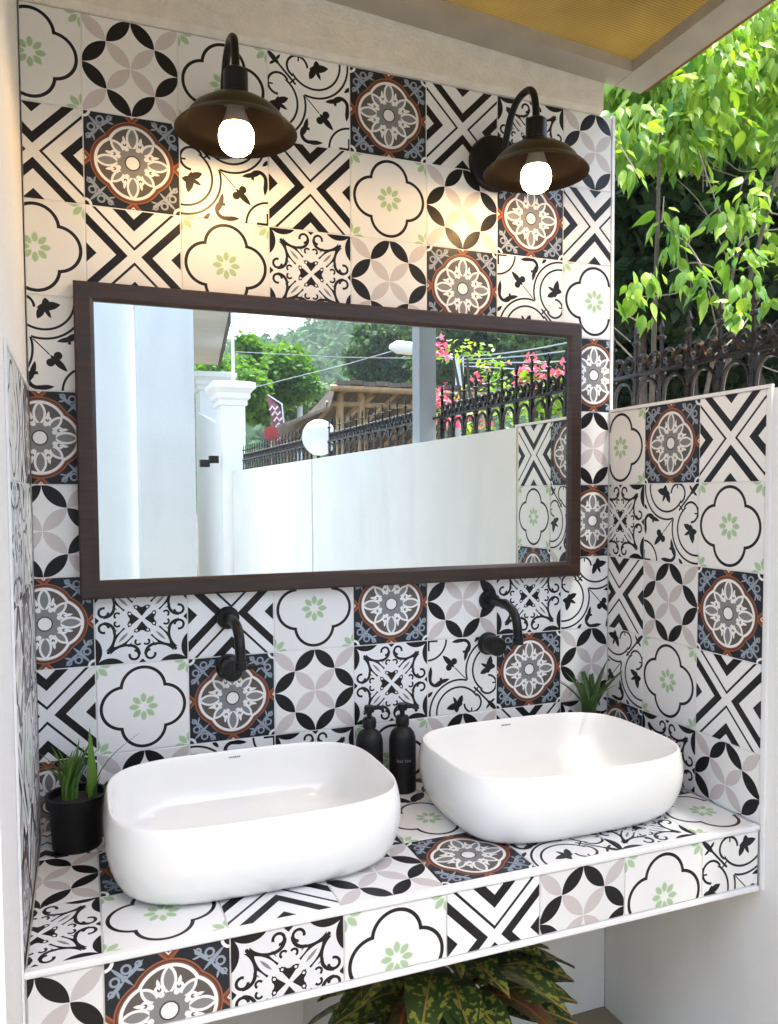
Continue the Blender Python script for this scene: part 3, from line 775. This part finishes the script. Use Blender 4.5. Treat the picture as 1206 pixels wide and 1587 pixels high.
# ------------------------------------------------------------------ foliage tools
def leaf_tpl(L,w_,kind='heart'):
    if kind=='heart':
        v=[(0,0,0),(.26*L,.80*w_,-.10*L),(.26*L,-.80*w_,-.10*L),(.52*L,.70*w_,-.17*L),(.52*L,-.70*w_,-.17*L),(.50*L,0,-.03*L),(.78*L,.25*w_,-.22*L),(.78*L,-.25*w_,-.22*L),(L,0,-.32*L),(.10*L,.5*w_,-.04*L),(.10*L,-.5*w_,-.04*L)]
        f=[(0,5,1,9),(0,10,2,5),(5,3,1),(5,2,4),(5,8,6,3),(5,4,7,8)]
    else:
        v=[(0,0,0),(.45*L,.5*w_,.02*L),(.45*L,-.5*w_,.02*L),(L,0,-.05*L)]; f=[(0,2,3,1)]
    return np.array(v,float),f
def rots(az,el,roll):
    ca,sa=np.cos(az),np.sin(az);ce,se=np.cos(el),np.sin(el);cr_,sr=np.cos(roll),np.sin(roll)
    Z=np.zeros_like(az);O=np.ones_like(az)
    Rz=np.stack([np.stack([ca,-sa,Z],-1),np.stack([sa,ca,Z],-1),np.stack([Z,Z,O],-1)],-2)
    Ry=np.stack([np.stack([ce,Z,-se],-1),np.stack([Z,O,Z],-1),np.stack([se,Z,ce],-1)],-2)
    Rx=np.stack([np.stack([O,Z,Z],-1),np.stack([Z,cr_,-sr],-1),np.stack([Z,sr,cr_],-1)],-2)
    return Rz@Ry@Rx
def leaves_mesh(name,tpl,pos,M,scale,m_,off):
    v,f=tpl; n=len(v); N=len(pos)
    V=np.einsum('nij,kj->nki',M,v)*scale[:,None,None]+pos[:,None,:]-np.array(off)
    fl=[];ln=[]
    base=np.arange(N)[:,None]*n
    loops=np.concatenate([np.array(q) for q in f]); cnt=np.array([len(q) for q in f])
    LI=(base+loops[None,:]).ravel(); CN=np.tile(cnt,N)
    me=bpy.data.meshes.new(name); me.vertices.add(N*n); me.vertices.foreach_set('co',V.ravel())
    me.loops.add(len(LI)); me.loops.foreach_set('vertex_index',LI.astype(np.int32))
    me.polygons.add(len(CN)); st=np.concatenate([[0],np.cumsum(CN)[:-1]])
    me.polygons.foreach_set('loop_start',st.astype(np.int32)); me.polygons.foreach_set('loop_total',CN.astype(np.int32))
    me.materials.append(m_); me.update(calc_edges=True); me.validate(); return me
# ------------------------------------------------------------------ big-leaved shrub seen over the wall
LIME=leaf_mat('lime_leaf',(.10,.24,.030),(.31,.45,.065),trans=.40,rough=.36)
LIMEB=leaf_mat('mid_leaf',(.07,.19,.025),(.15,.30,.035),trans=.4,rough=.4)
DARKL=leaf_mat('shade_green_leaf',(.012,.035,.010),(.03,.075,.018),trans=.2,rough=.5)  # very dark green, the shade behind the shrub is put into this colour
tplH=leaf_tpl(.068,.0210)
hm=[]
for L_,w_ in ((.068,.0205),(.058,.0185),(.080,.0220),(.050,.0160)):
    v,f=leaf_tpl(L_,w_)
    for m_ in (LIME,LIME,LIMEB):
        me=bpy.data.meshes.new('leaf'); me.from_pydata([tuple(p) for p in v],[],f); me.materials.append(m_); me.polygons.foreach_set('use_smooth',[True]*len(f)); me.update(); hm.append(me)
def cluster(P,n,r):
    """drooping spray of leaves round P: positions, az, el, roll, scale"""
    out=[]
    for i in range(n):
        a=random.uniform(0,2*math.pi); rr=r*math.sqrt(random.random()); 
        out.append((Vector(P)+Vector((rr*math.cos(a),rr*math.sin(a),random.uniform(-.5,.7)*r)),a+random.uniform(-.6,.6),R(random.gauss(-52,28)),random.uniform(-.9,.9),random.uniform(.6,1.15)))
    return out
base=(2.25,.75,GZ-.004)
sb=thing('leafy_shrub','bright lime-green shrub with drooping pointed leaves behind the iron fence','shrub',base)
# stems
stems=[((2.25,.75),(2.15,.55),(2.0,.35)),((2.25,.75),(2.45,.60),(2.40,.2)),((2.25,.75),(2.2,.9),(1.95,.95)),((2.25,.75),(2.6,.9),(2.75,.7))]
for k,(a,b,c) in enumerate(stems):
    MB().tube(bez((a[0]+.03*k,a[1],GZ),(a[0]+.04*k,a[1],1.0),(b[0],b[1],1.7),(c[0],c[1],2.75),12),[.020-.0012*i for i in range(13)],8).build('stem',BARK,sb)
sprays=[]
def spray(u,v,Y,n,r): sprays.append((at(u,v,Y),n,r))
# crown sprays: upper dense mass
for i in range(105):
    u=random.uniform(950,1290); v=random.uniform(-60,235) if i%4 else random.uniform(60,215)
    if u<1010 and v<110: v+=110
    spray(u,v,random.uniform(.25,1.45),34,.125)
for u,v,Y,n,r in ((975,455,.15,9,.060),(1000,430,.18,8,.06),(1003,480,.2,5,.05),(1068,430,.3,9,.06),(1098,450,.3,9,.06),(1145,400,.25,10,.07),(1150,450,.2,11,.07),(1140,490,.2,8,.05),
                  (1032,350,.35,10,.07),(1040,385,.35,6,.05),(1130,330,.3,12,.09),(1170,350,.4,12,.10),(1200,390,.4,10,.08),(1160,300,.3,12,.10),(965,275,.2,8,.06),(1190,470,.5,6,.06),(1250,420,.4,12,.1),(1260,340,.4,12,.1)):
    spray(u,v,Y,n,r)
lv=[]
for P,n,r in sprays: lv+=cluster(P,int(n*2.1),r)
lv=[q for q in lv if q[0].x>1.72 or q[0].y>.22]
camv=Vector(CAM)
lv.sort(key=lambda q:(q[0]-camv).length)
for P,a,el,ro,s_ in lv[:300]:
    o=put('leaf',random.choice(hm),sb,P,(ro,-el,a)); o.scale=(s_,s_,s_)
rest=lv[300:]
if rest:
    pos=np.array([q[0] for q in rest]); M=rots(*[np.array([q[i] for q in rest]) for i in (1,2,3)]); S=np.array([q[4] for q in rest])
    o=put('foliage',leaves_mesh('foliage',tplH,pos,M,S,LIME,(0,0,0)),sb,(0,0,0)); o['kind']='stuff'
# bare twigs
tw=MB()
for i in range(40):
    P=at(random.uniform(950,1260),random.uniform(230,590),random.uniform(.25,.9)); d=Vector((random.uniform(-.5,.5),random.uniform(-.3,.3),random.uniform(-.1,.45)))
    q=P+d*random.uniform(.4,.9); mid=(P+q)/2+Vector((0,0,random.uniform(-.05,.08)))
    if min(P.x,q.x,mid.x)<1.72 and min(P.y,q.y)<.2: continue
    tw.tube(bez(P,mid,mid,q,5),random.uniform(.0014,.0035),5)
o=tw.build('twigs',mat('twig',(.20,.17,.13),.8),sb); o['kind']='stuff'
# ------------------------------------------------------------------ trees
def tree(name,label,centre,rad,leaf,n,m_,squash=.8,clumps=26,group='trees beyond the walls',trunk_r=.09,dens=.42,cat='tree'):
    cx,cy,cz=centre
    s=thing(name,label,cat,(cx,cy,GZ-.004),group)
    MB().tube(bez((cx,cy,GZ-.01),(cx+.1*rad,cy,cz*.35),(cx-.08*rad,cy+.05*rad,cz*.7),(cx,cy,cz+.3*rad),8),[trunk_r*(1-.08*i) for i in range(9)],10).build('trunk',BARK,s)
    lim=MB()
    cl=[]
    for k in range(clumps):
        d=rng.normal(size=3); d/=np.linalg.norm(d); rr=rad*rng.uniform(.35,1)**.6*.82
        c=np.array([cx,cy,cz])+d*rr*np.array([1,1,squash]); c[2]=max(c[2],GZ+.5); cl.append((c,rad*rng.uniform(.22,.42)))
        if k%3==0: lim.tube(bez((cx,cy,cz-.5*rad*squash),(cx,cy,cz),tuple((c+np.array([cx,cy,cz]))/2),tuple(c),5),[trunk_r*.4*(1-.13*i) for i in range(6)],5)
    lim.build('limbs',BARK,s)
    per=n//clumps; pos=[]
    for c,r in cl:
        d=rng.normal(size=(per,3)); d/=np.linalg.norm(d,axis=1)[:,None]
        pos.append(c+d*(r*rng.uniform(.5,1,size=(per,1))**.5)*np.array([1,1,.75]))
    pos=np.concatenate(pos); N=len(pos)
    M=rots(rng.uniform(0,6.28,N),rng.normal(-.5,.5,N),rng.normal(0,.6,N))
    o=put('crown',leaves_mesh('crown',leaf_tpl(leaf,leaf*.62,'quad'),pos,M,rng.uniform(.6,1.3,N),m_,(0,0,0)),s,(0,0,0))
    return s
LEAFA=leaf_mat('bright_tree_leaf',(.055,.15,.02),(.13,.26,.035),trans=.35,rough=.8)
LEAFB=leaf_mat('dark_tree_leaf',(.025,.065,.015),(.06,.12,.025),trans=.25,rough=.8)
LEAFC=leaf_mat('olive_tree_leaf',(.05,.10,.02),(.10,.16,.035),trans=.3,rough=.8)
# dark trees behind the shrub (direct view)
def dtree(u,v,Y,rad,label,n=7000,m_=DARKL,leaf=.13):
    P=at(u,v,Y); tree('shade_tree',label,(P.x,P.y,P.z),rad,leaf,n,m_,clumps=34,trunk_r=.07)
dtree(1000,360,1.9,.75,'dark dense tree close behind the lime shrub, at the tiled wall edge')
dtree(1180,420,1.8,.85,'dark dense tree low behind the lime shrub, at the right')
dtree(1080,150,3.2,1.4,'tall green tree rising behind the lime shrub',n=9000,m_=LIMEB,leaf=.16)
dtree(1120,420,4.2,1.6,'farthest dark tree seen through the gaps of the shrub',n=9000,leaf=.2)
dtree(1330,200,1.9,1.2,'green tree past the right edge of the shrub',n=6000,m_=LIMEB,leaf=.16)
hd=thing('hedge','hedge added far behind the fence and shrub as a dark backing','hedge',(4.2,4.4,GZ-.004))
MB().box(1.9,7.6,4.3,4.5,GZ-.004,3.3).build('dark_backing',mat('hedge_core',(.012,.022,.008),.95,bump=1,bscale=30),hd)  # solid dark block, added so the gaps between the leaves stay dark
N=9000
pos=np.stack([rng.uniform(1.7,7.8,N),4.1+rng.normal(0,.22,N),rng.uniform(GZ,3.7,N)],-1)
o=put('foliage',leaves_mesh('foliage',leaf_tpl(.16,.10,'quad'),pos,rots(rng.uniform(0,6.28,N),rng.normal(-.5,.5,N),rng.normal(0,.6,N)),rng.uniform(.6,1.3,N),DARKL,(0,0,0)),hd,(0,0,0)); o['kind']='stuff'
# ------------------------------------------------------------------ what the mirror shows
# house walls behind the camera
hw=thing('house_wall','plain white house wall seen at the left edge of the mirror','wall',(-1.5,-3.4,GZ))
MB().box(-4.5,.497,-3.6,-3.3,GZ,3.6).build('wall_body',PLASTER,hw)
pc=thing('porch_pillar','smooth square white pillar next to the house wall in the mirror','pillar',(.65,-3.1,GZ))
MB().box(.4985,.806,-3.25,-2.98,GZ,3.6).build('shaft',PLASTER,pc)
# gate pillars with moulded caps
GW=mat('white_gate_paint',(.82,.82,.81),.55,var=.03)
def gate_pillar(label,x0,x1,y0,y1,ztop):
    s=thing('gate_pillar',label,'pillar',((x0+x1)/2,(y0+y1)/2,GZ),'gate pillars')
    MB().box(x0,x1,y0,y1,GZ,ztop-.22).build('shaft',GW,s)
    m_=MB(); 
    cx,cy=(x0+x1)/2,(y0+y1)/2; hx,hy=(x1-x0)/2,(y1-y0)/2
    rs=[]
    for e,z in ((.0,-.22),(.02,-.215),(.02,-.17),(.045,-.145),(.045,-.10),(.08,-.06),(.09,-.055),(.09,0),(.0,.02)):
        rs.append([(cx-hx-e,cy-hy-e,ztop+z),(cx+hx+e,cy-hy-e,ztop+z),(cx+hx+e,cy+hy+e,ztop+z),(cx-hx-e,cy+hy+e,ztop+z)])
    m_.rings(rs); m_.build('cap',GW,s); return s
gp=gate_pillar('white gate pillar with moulded cap, at the end of the low wall in the mirror',1.46,1.69,-6.42,-6.06,2.63)
gate_pillar('white gate pillar with moulded cap, half hidden by the square pillar in the mirror',1.55,1.90,-8.6,-8.2,3.03)
fp=MP(362,592,-6.24)
MB().tube([(fp.x,-6.24,2.652),(fp.x,-6.24,3.9)],.016,8).build('pipe',TRIM,gp)
gt=thing('driveway_gate','white sheet gate leaf with sloping top between the gate pillars','gate',(1.6,-7.3,GZ))
MB().hexa([(1.50,-8.19,GZ+.05),(1.50,-6.43,GZ+.05),(1.54,-6.43,GZ+.05),(1.54,-8.19,GZ+.05)],[(1.50,-8.19,2.55),(1.50,-6.43,2.25),(1.54,-6.43,2.25),(1.54,-8.19,2.55)]).build('gate_sheet',GW,gt)
MB().box(1.495,1.545,-7.36,-7.30,GZ,GZ+.06).build('wheel_block',IRON,gt)
for (u,v,Y) in ((318,718,-6.02),(332,712,-6.0)):
    P=MP(u,v,Y); MB().box(P.x-.045,P.x+.045,P.y-.06,P.y+.01,P.z-.035,P.z+.035).build('hinge',IRON,gt)
# house with eave
ho=thing('house','white house with flat overhanging eave, behind the gate pillars in the mirror','house',(-.5,-8.3,GZ))
MB().box(-3,.9,-9.6,-6.9,GZ,3.44).build('wall',PLASTER,ho)
MB().hexa([(-3.6,-6.3,3.445),(-3.6,-10.2,3.445),(2.09,-10.2,3.445),(1.61,-6.3,3.445)],[(-3.6,-6.3,3.57),(-3.6,-10.2,3.57),(2.09,-10.2,3.57),(1.61,-6.3,3.57)]).build('roof_slab',mat('soffit_board',(.62,.61,.57),.7,var=.05),ho)
MB().hexa([(1.612,-6.3,3.43),(2.092,-10.2,3.43),(2.13,-10.2,3.43),(1.65,-6.3,3.43)],[(1.612,-6.3,3.60),(2.092,-10.2,3.60),(2.13,-10.2,3.60),(1.65,-6.3,3.60)]).build('fascia',mat('dark_fascia',(.06,.05,.045),.6),ho)
# dish on the pilaster
ds=thing('white_dish','round white dish standing on the low wall among the fence bars, in the mirror','dish',(1.64,-3.3,FZ))
MB().lathe([(.0,.0),(.05,.002),(.09,.012),(.116,.03),(.118,.034),(.110,.034),(.08,.024),(.0,.016)],c=(0,0,0),n=40,cap0=False,cap1=False)
d_=MB().lathe([(.0,.05),(.05,.047),(.09,.034),(.116,.008),(.118,.0),(.112,-.004),(.08,.018),(.0,.03)],c=(0,0,0),axis='-y',n=40,cap0=False,cap1=False)
d_.v=[(p[0]+1.64,-p[1]-3.27,p[2]+FZ+.145) for p in d_.v]; d_.f=[tuple(reversed(q)) for q in d_.f]; d_.build('dish_shell',TRIM,ds,smooth=True)
MB().tube([(1.64,-3.30,FZ),(1.64,-3.30,FZ+.10),(1.64,-3.262,FZ+.14)],.012,8).build('bracket',IRON,ds)
MB().box(1.725,1.745,-3.31,-3.29,FZ+.0002,FZ+.27).build('upright',IRON,ds)
MB().box(1.64,1.726,-3.308,-3.292,FZ+.05,FZ+.066).build('tie',IRON,ds)
# bamboo shed
BAM=mat('bamboo',(.36,.22,.10),.55,var=.3,vscale=12); THATCH=mat('weathered_roof',(.16,.12,.09),.9,bump=.5,bscale=20,var=.4,vscale=9)
A_=MP(520,597,-9.0); B_=MP(670,606,-9.0)
shd=thing('bamboo_shed','open bamboo shed with weathered lean-to roof beyond the fence, in the mirror','shed',((A_.x+B_.x)/2,-10.4,GZ-.004))
x0,x1,zt_=A_.x,B_.x+1.2,A_.z
slab=lambda a,b,c,d,t=.06:MB().hexa([a,b,c,d],[(p[0],p[1],p[2]+t) for p in (a,b,c,d)])
nst=14
for i in range(nst):
    xa_=x0+(x1-x0)*i/nst; xb_=x0+(x1-x0)*(i+1)/nst-.012; dz=.012*(i%2)
    slab((xa_,-12.4,zt_-.75+dz),(xb_,-12.4,zt_-.75+dz),(xb_,-8.9,zt_+dz),(xa_,-8.9,zt_+dz)).build('roof_panel',THATCH,shd)
lp=MP(465,648,-10.6)
for i in range(6):
    t0,t1=i/6,(i+1)/6-.01
    a=lambda t,yy,:(x0+(lp.x-x0)*t,yy,zt_-.02+(lp.z-zt_)*t-(.0 if yy>-10 else .6*(1-t)))
    slab(a(t1,-12.2),a(t0,-12.2),a(t0,-8.95),a(t1,-8.95),.04).build('side_panel',THATCH,shd)
for px_,top in ((527,610),(660,615),(560,612)):
    P=MP(px_,top,-9.15); MB().tube([(P.x,-9.15,GZ-.004),(P.x,-9.15,zt_-.07)],.055,10).build('post',BAM,shd)
    MB().tube([(P.x,-12.2,GZ-.004),(P.x,-12.2,zt_-.78)],.05,10).build('post',BAM,shd)
    MB().tube([(P.x,-9.15,zt_-.55),(P.x+.5,-9.15,zt_-.1)],.03,8).build('brace',BAM,shd)
MB().tube([(x0-.1,-8.93,zt_-.045),(x1,-8.93,zt_-.05)],.045,10).build('beam',BAM,shd)
MB().tube([(x0-.1,-9.15,zt_-.24),(x1,-9.15,zt_-.24)],.04,10).build('beam',BAM,shd)
for k in range(7):
    xx=x0+.15+(x1-x0-.3)*k/6; MB().tube([(xx,-8.95,zt_-.04),(xx,-12.35,zt_-.79)],.03,8).build('rafter',BAM,shd)
# street lamps
LAMPG=mat('galvanised',(.70,.73,.76),.5)
def street_lamp(label,pole_u,Y,head,top_v):
    B0=MP(pole_u,700,Y); H=MP(head[0],head[1],Y); Tp=MP(pole_u,top_v,Y)
    s=thing('street_lamp',label,'street lamp',(B0.x,Y,GZ-.004),'street lamps')
    MB().tube([(B0.x,Y,GZ-.004),(Tp.x,Y,Tp.z)],[.08,.065],10).build('pole',LAMPG,s)
    MB().tube(bez((Tp.x,Y,Tp.z-.08),(Tp.x*.7+H.x*.3,Y,Tp.z*.6+H.z*.4),(Tp.x*.4+H.x*.6,Y,H.z-.02),(H.x,Y,H.z),8),.028,8).build('arm',LAMPG,s)
    MB().tube([(H.x+.12,Y,H.z),(H.x,Y,H.z+.01),(H.x-.22,Y,H.z+.02),(H.x-.34,Y,H.z+.01)],[.05,.10,.10,.03],12).build('lamp_head',mat('lamp_white',(.8,.8,.78),.4),s,smooth=True)
    return Tp
top1=street_lamp('white street lamp with long arm near the bougainvillea, in the mirror',713,-9.5,(637,541),552)
street_lamp('small distant street lamp above the feather flag, in the mirror',465,-17,(415,615),628)
# overhead wires
WIRE=mat('wire',(.35,.37,.38),.5)
for i,(u,v,lab) in enumerate(((890,522,'highest'),(890,540,'second highest'),(890,552,'middle'),(880,576,'lowest'))):
    E_=MP(u+60,v-8*(1 if i<2 else -.3),-5.5); o=MB().tube(bez(top1-Vector((0,0,.05*i)),top1*.66+E_*.34-Vector((0,0,.08)),top1*.34+E_*.66-Vector((0,0,.08)),E_,8),.009,5).build('overhead_wire',WIRE)
    tag(o,lab+' overhead wire running right from the lamp pole, in the mirror','wire','overhead wires')
for i,(a,b,lab) in enumerate((((365,545),(700,556),'long thin wire crossing the hill, in the mirror'),((395,600),(690,520),'slanting thin wire in front of the trees, in the mirror'))):
    o=MB().tube([MP(*a,-13),MP((a[0]+b[0])/2,(a[1]+b[1])/2+3,-13),MP(*b,-13)],.008,5).build('overhead_wire',WIRE); tag(o,lab,'wire','overhead wires')
# feather flag
fl=MP(430,650,-12.5)
fg=thing('feather_flag','maroon and pink feather flag with white lettering beyond the fence, in the mirror','flag',(fl.x,-12.5,GZ-.004))
t_=MP(415,612,-12.5); b_2=MP(438,700,-12.5)
FLAGM=mat('maroon_cloth',(.30,.10,.12),.8,var=.2); FLAGW=mat('white_cloth',(.75,.70,.70),.8); RED=mat('red_cloth',(.45,.06,.05),.7)
MB().tube([(b_2.x+.10,-12.5,GZ-.004),(b_2.x+.08,-12.5,b_2.z),(b_2.x+.0,-12.5,t_.z-.15),(t_.x,-12.5,t_.z)],.014,8).build('pole',LAMPG,fg)
vs_=[];n=10
L_=[MP(413,612,-12.5),MP(418,635,-12.5),MP(424,660,-12.5),MP(426,695,-12.5)]; Rr=[MP(415,612,-12.5),MP(433,630,-12.5),MP(443,655,-12.5),MP(447,695,-12.5)]
fb=MB(); fr=[];bk=[]
for q in range(4): fr+= [L_[q],Rr[q]]
fb.add([(p.x,p.y+.02*math.sin(i),p.z) for i,p in enumerate(fr)]+[(p.x,p.y+.02*math.sin(i)-.012,p.z) for i,p in enumerate(fr)],[(2*i,2*i+1,2*i+3,2*i+2) for i in range(3)]+[(8+2*i+1,8+2*i,8+2*i+2,8+2*i+3) for i in range(3)]+[(0,2,10,8),(2,4,12,10),(4,6,14,12),(1,9,11,3),(3,11,13,5),(5,13,15,7)])
fb.build('flag_cloth',FLAGM,fg)
le=MB()
for (u,v) in ((424,633),(428,641),(431,650),(434,659),(436,669),(437,680)):
    P=MP(u,v,-12.44); le.tube([(P.x-.07,P.y,P.z-.03),(P.x-.02,P.y,P.z+.04),(P.x+.03,P.y,P.z-.02),(P.x+.08,P.y,P.z+.035)],.018,6)
le.build('lettering',FLAGW,fg)
ro=MP(420,672,-12.3)
bn=thing('red_sign','round red sign on a stake beside the feather flag, in the mirror','sign',(ro.x,-12.3,GZ-.004))
MB().tube([(ro.x,-12.3,GZ-.004),(ro.x,-12.3,ro.z)],.015,8).build('stake',LAMPG,bn)
d_=MB().lathe([(.0,-.01),(.13,-.01),(.13,.01),(.0,.01)],c=(ro.x,-12.27,ro.z),axis='-y',n=24,cap0=False,cap1=False); d_.build('disc',RED,bn)
# trees in the mirror
def mtree(u,v,Y,rad,label,n,m_,leaf,squash=.8,clumps=30):
    P=MP(u,v,Y); tree('broadleaf_tree',label,(P.x,P.y,P.z),rad,leaf,n,m_,squash,clumps,trunk_r=.12)
mtree(415,585,-17,1.35,'bright green round tree beside the gate pillar, in the mirror',9000,LEAFA,.17)
mtree(350,600,-15,1.0,'small green tree behind the gate pillar cap, in the mirror',4000,LEAFA,.17)
mtree(600,560,-24,1.75,'dark tree behind the bamboo shed, in the mirror',9000,LEAFB,.2)
mtree(655,540,-27,1.9,'tall dark tree behind the canopy post, in the mirror',8000,LEAFB,.22)
mtree(760,540,-19,2.3,'broad dark tree behind the lamp pole, in the mirror',11000,LEAFB,.2)
mtree(880,540,-16,2.3,'dark tree at the right edge of the mirror',9000,LEAFB,.2)
mtree(700,600,-21,1.4,'low dark tree under the lamp arm, in the mirror',6000,LEAFB,.18)
mtree(470,640,-22,1.1,'low olive tree above the fence beside the flag, in the mirror',5000,LEAFC,.18)
# bougainvillea
PINK=leaf_mat('pink_bract',(.62,.10,.13),(.75,.22,.26),trans=.35); 
def bougain(label,base,arc,flowers,lf=.045,n=16):
    s=thing('bougainvillea',label,'flowering shrub',base,'bougainvilleas')
    for k in range(3): MB().tube(bez((base[0]+.04*k,base[1],base[2]),(base[0]+.05*k,base[1],1.0),tuple(arc[0]),tuple(arc[min(k+1,len(arc)-1)]),8),[.022-.0018*i for i in range(9)],7).build('stem',BARK,s)
    pos=[]
    for P in arc: pos.append(np.array(P)+rng.normal(0,.055,size=(n,3)))
    pos=np.concatenate(pos); N=len(pos)
    put('foliage',leaves_mesh('foliage',leaf_tpl(lf,lf*.6,'quad'),pos,rots(rng.uniform(0,6.28,N),rng.normal(-.3,.5,N),rng.normal(0,.6,N)),rng.uniform(.7,1.4,N),LIME,(0,0,0)),s,(0,0,0))
    for P in flowers:
        pos=np.array(P)+rng.normal(0,.034,size=(18,3)); N=18
        put('flower_spray',leaves_mesh('flower_spray',leaf_tpl(.045,.038,'quad'),pos,rots(rng.uniform(0,6.28,N),rng.normal(0,.7,N),rng.normal(0,.7,N)),rng.uniform(.7,1.3,N),PINK,(0,0,0)),s,(0,0,0))
Yb=-3.6
arc=[MP(u,v,Yb) for u,v in ((690,545),(705,541),(720,540),(735,541),(748,548),(758,556),(765,566),(771,576),(776,588),(780,600),(760,595),(745,597),(785,615),(790,630))]
bougain('bougainvillea arching over the fence beside the lamp pole, in the mirror',(arc[-1].x,Yb,GZ-.004),arc,[MP(u,v,Yb) for u,v in ((678,540),(692,541),(742,590),(680,605),(690,622))])
Yb=-2.3
arc=[MP(u,v,Yb) for u,v in ((820,590),(835,600),(850,610),(865,600),(880,590),(800,615),(820,630),(845,640),(870,630),(780,630),(760,640),(790,650),(890,610),(740,650))]
bougain('bougainvillea with pink flowers close behind the fence at the right of the mirror',(arc[3].x,Yb,GZ-.004),arc,[MP(u,v,Yb) for u,v in ((818,568),(822,585),(845,582),(868,578),(880,580),(810,590),(700,655),(750,650))],lf=.055,n=24)
Yb=-4.2
arc=[MP(u,v,Yb) for u,v in ((670,625),(685,632),(700,640),(715,630),(730,640),(690,655))]
bougain('low bougainvillea with pink flowers next to the canopy post, in the mirror',(arc[2].x,Yb,GZ-.004),arc,[MP(u,v,Yb) for u,v in ((672,622),(680,618),(692,624),(706,628),(676,650),(705,648),(722,642))])
# wooded hill
HILL=mat('wooded_hill',(.045,.115,.03),.9,bump=1,bscale=.9,var=.6,vscale=.35,bdist=1.5)
hv=[];hf=[]; nx,ny=110,44
def hgt(x,y):
    d=-(y+60); t=max(0,min(1,d/60)); base=25.5*math.sin(t*math.pi/2)
    ridge=1+.014*(x-30)+.03*math.sin(x*.4)
    n_=.9*math.sin(x*.9+y*.5)*math.cos(y*.8-x*.33)+.6*math.sin(x*1.7-y*1.1)
    return GZ-.3+base*ridge*(.96+.02*n_)+ (n_*.5 if t>.02 else 0)
for j in range(ny):
    for i in range(nx):
        x=-80+200*i/(nx-1); y=-60-90*j/(ny-1); hv.append((x,y,hgt(x,y)+random.uniform(-.5,.5)))
for j in range(ny-1):
    for i in range(nx-1):
        a=j*nx+i; hf.append((a,a+nx,a+nx+1,a+1))
o=MB().add(hv,hf).build('hill',HILL,smooth='all'); o['kind']='structure'
pos=[]
for k in range(24000):
    x=random.uniform(0,75); y=random.uniform(-132,-60); pos.append((x,y,hgt(x,y)+random.uniform(0,1.6)))
pos=np.array(pos); N=len(pos)
o=put('hillside_woods',leaves_mesh('hillside_woods',leaf_tpl(1.3,1.0,'quad'),pos,rots(rng.uniform(0,6.28,N),rng.normal(-.4,.5,N),rng.normal(0,.5,N)),rng.uniform(.5,1.1,N),leaf_mat('hill_leaf',(.03,.09,.025),(.08,.17,.04),trans=.2,rough=1),(0,0,0)),None,(0,0,0))
tag(o,'green woods covering the far hillside, in the mirror','woods',kind='stuff')

# ------------------------------------------------------------------ damp hazy air over the far hill
hz=MB().box(-140,140,-190,9,GZ-1.2,60).build('haze',None); hz['kind']='stuff'
hm_=bpy.data.materials.new('haze_air'); hm_.use_nodes=True; n_=hm_.node_tree; n_.nodes.clear()
pv=n_.nodes.new('ShaderNodeVolumePrincipled'); pv.inputs['Color'].default_value=(.90,.96,1,1); pv.inputs['Density'].default_value=.0012
ou=n_.nodes.new('ShaderNodeOutputMaterial'); n_.links.new(pv.outputs[0],ou.inputs['Volume']); hz.data.materials.append(hm_)
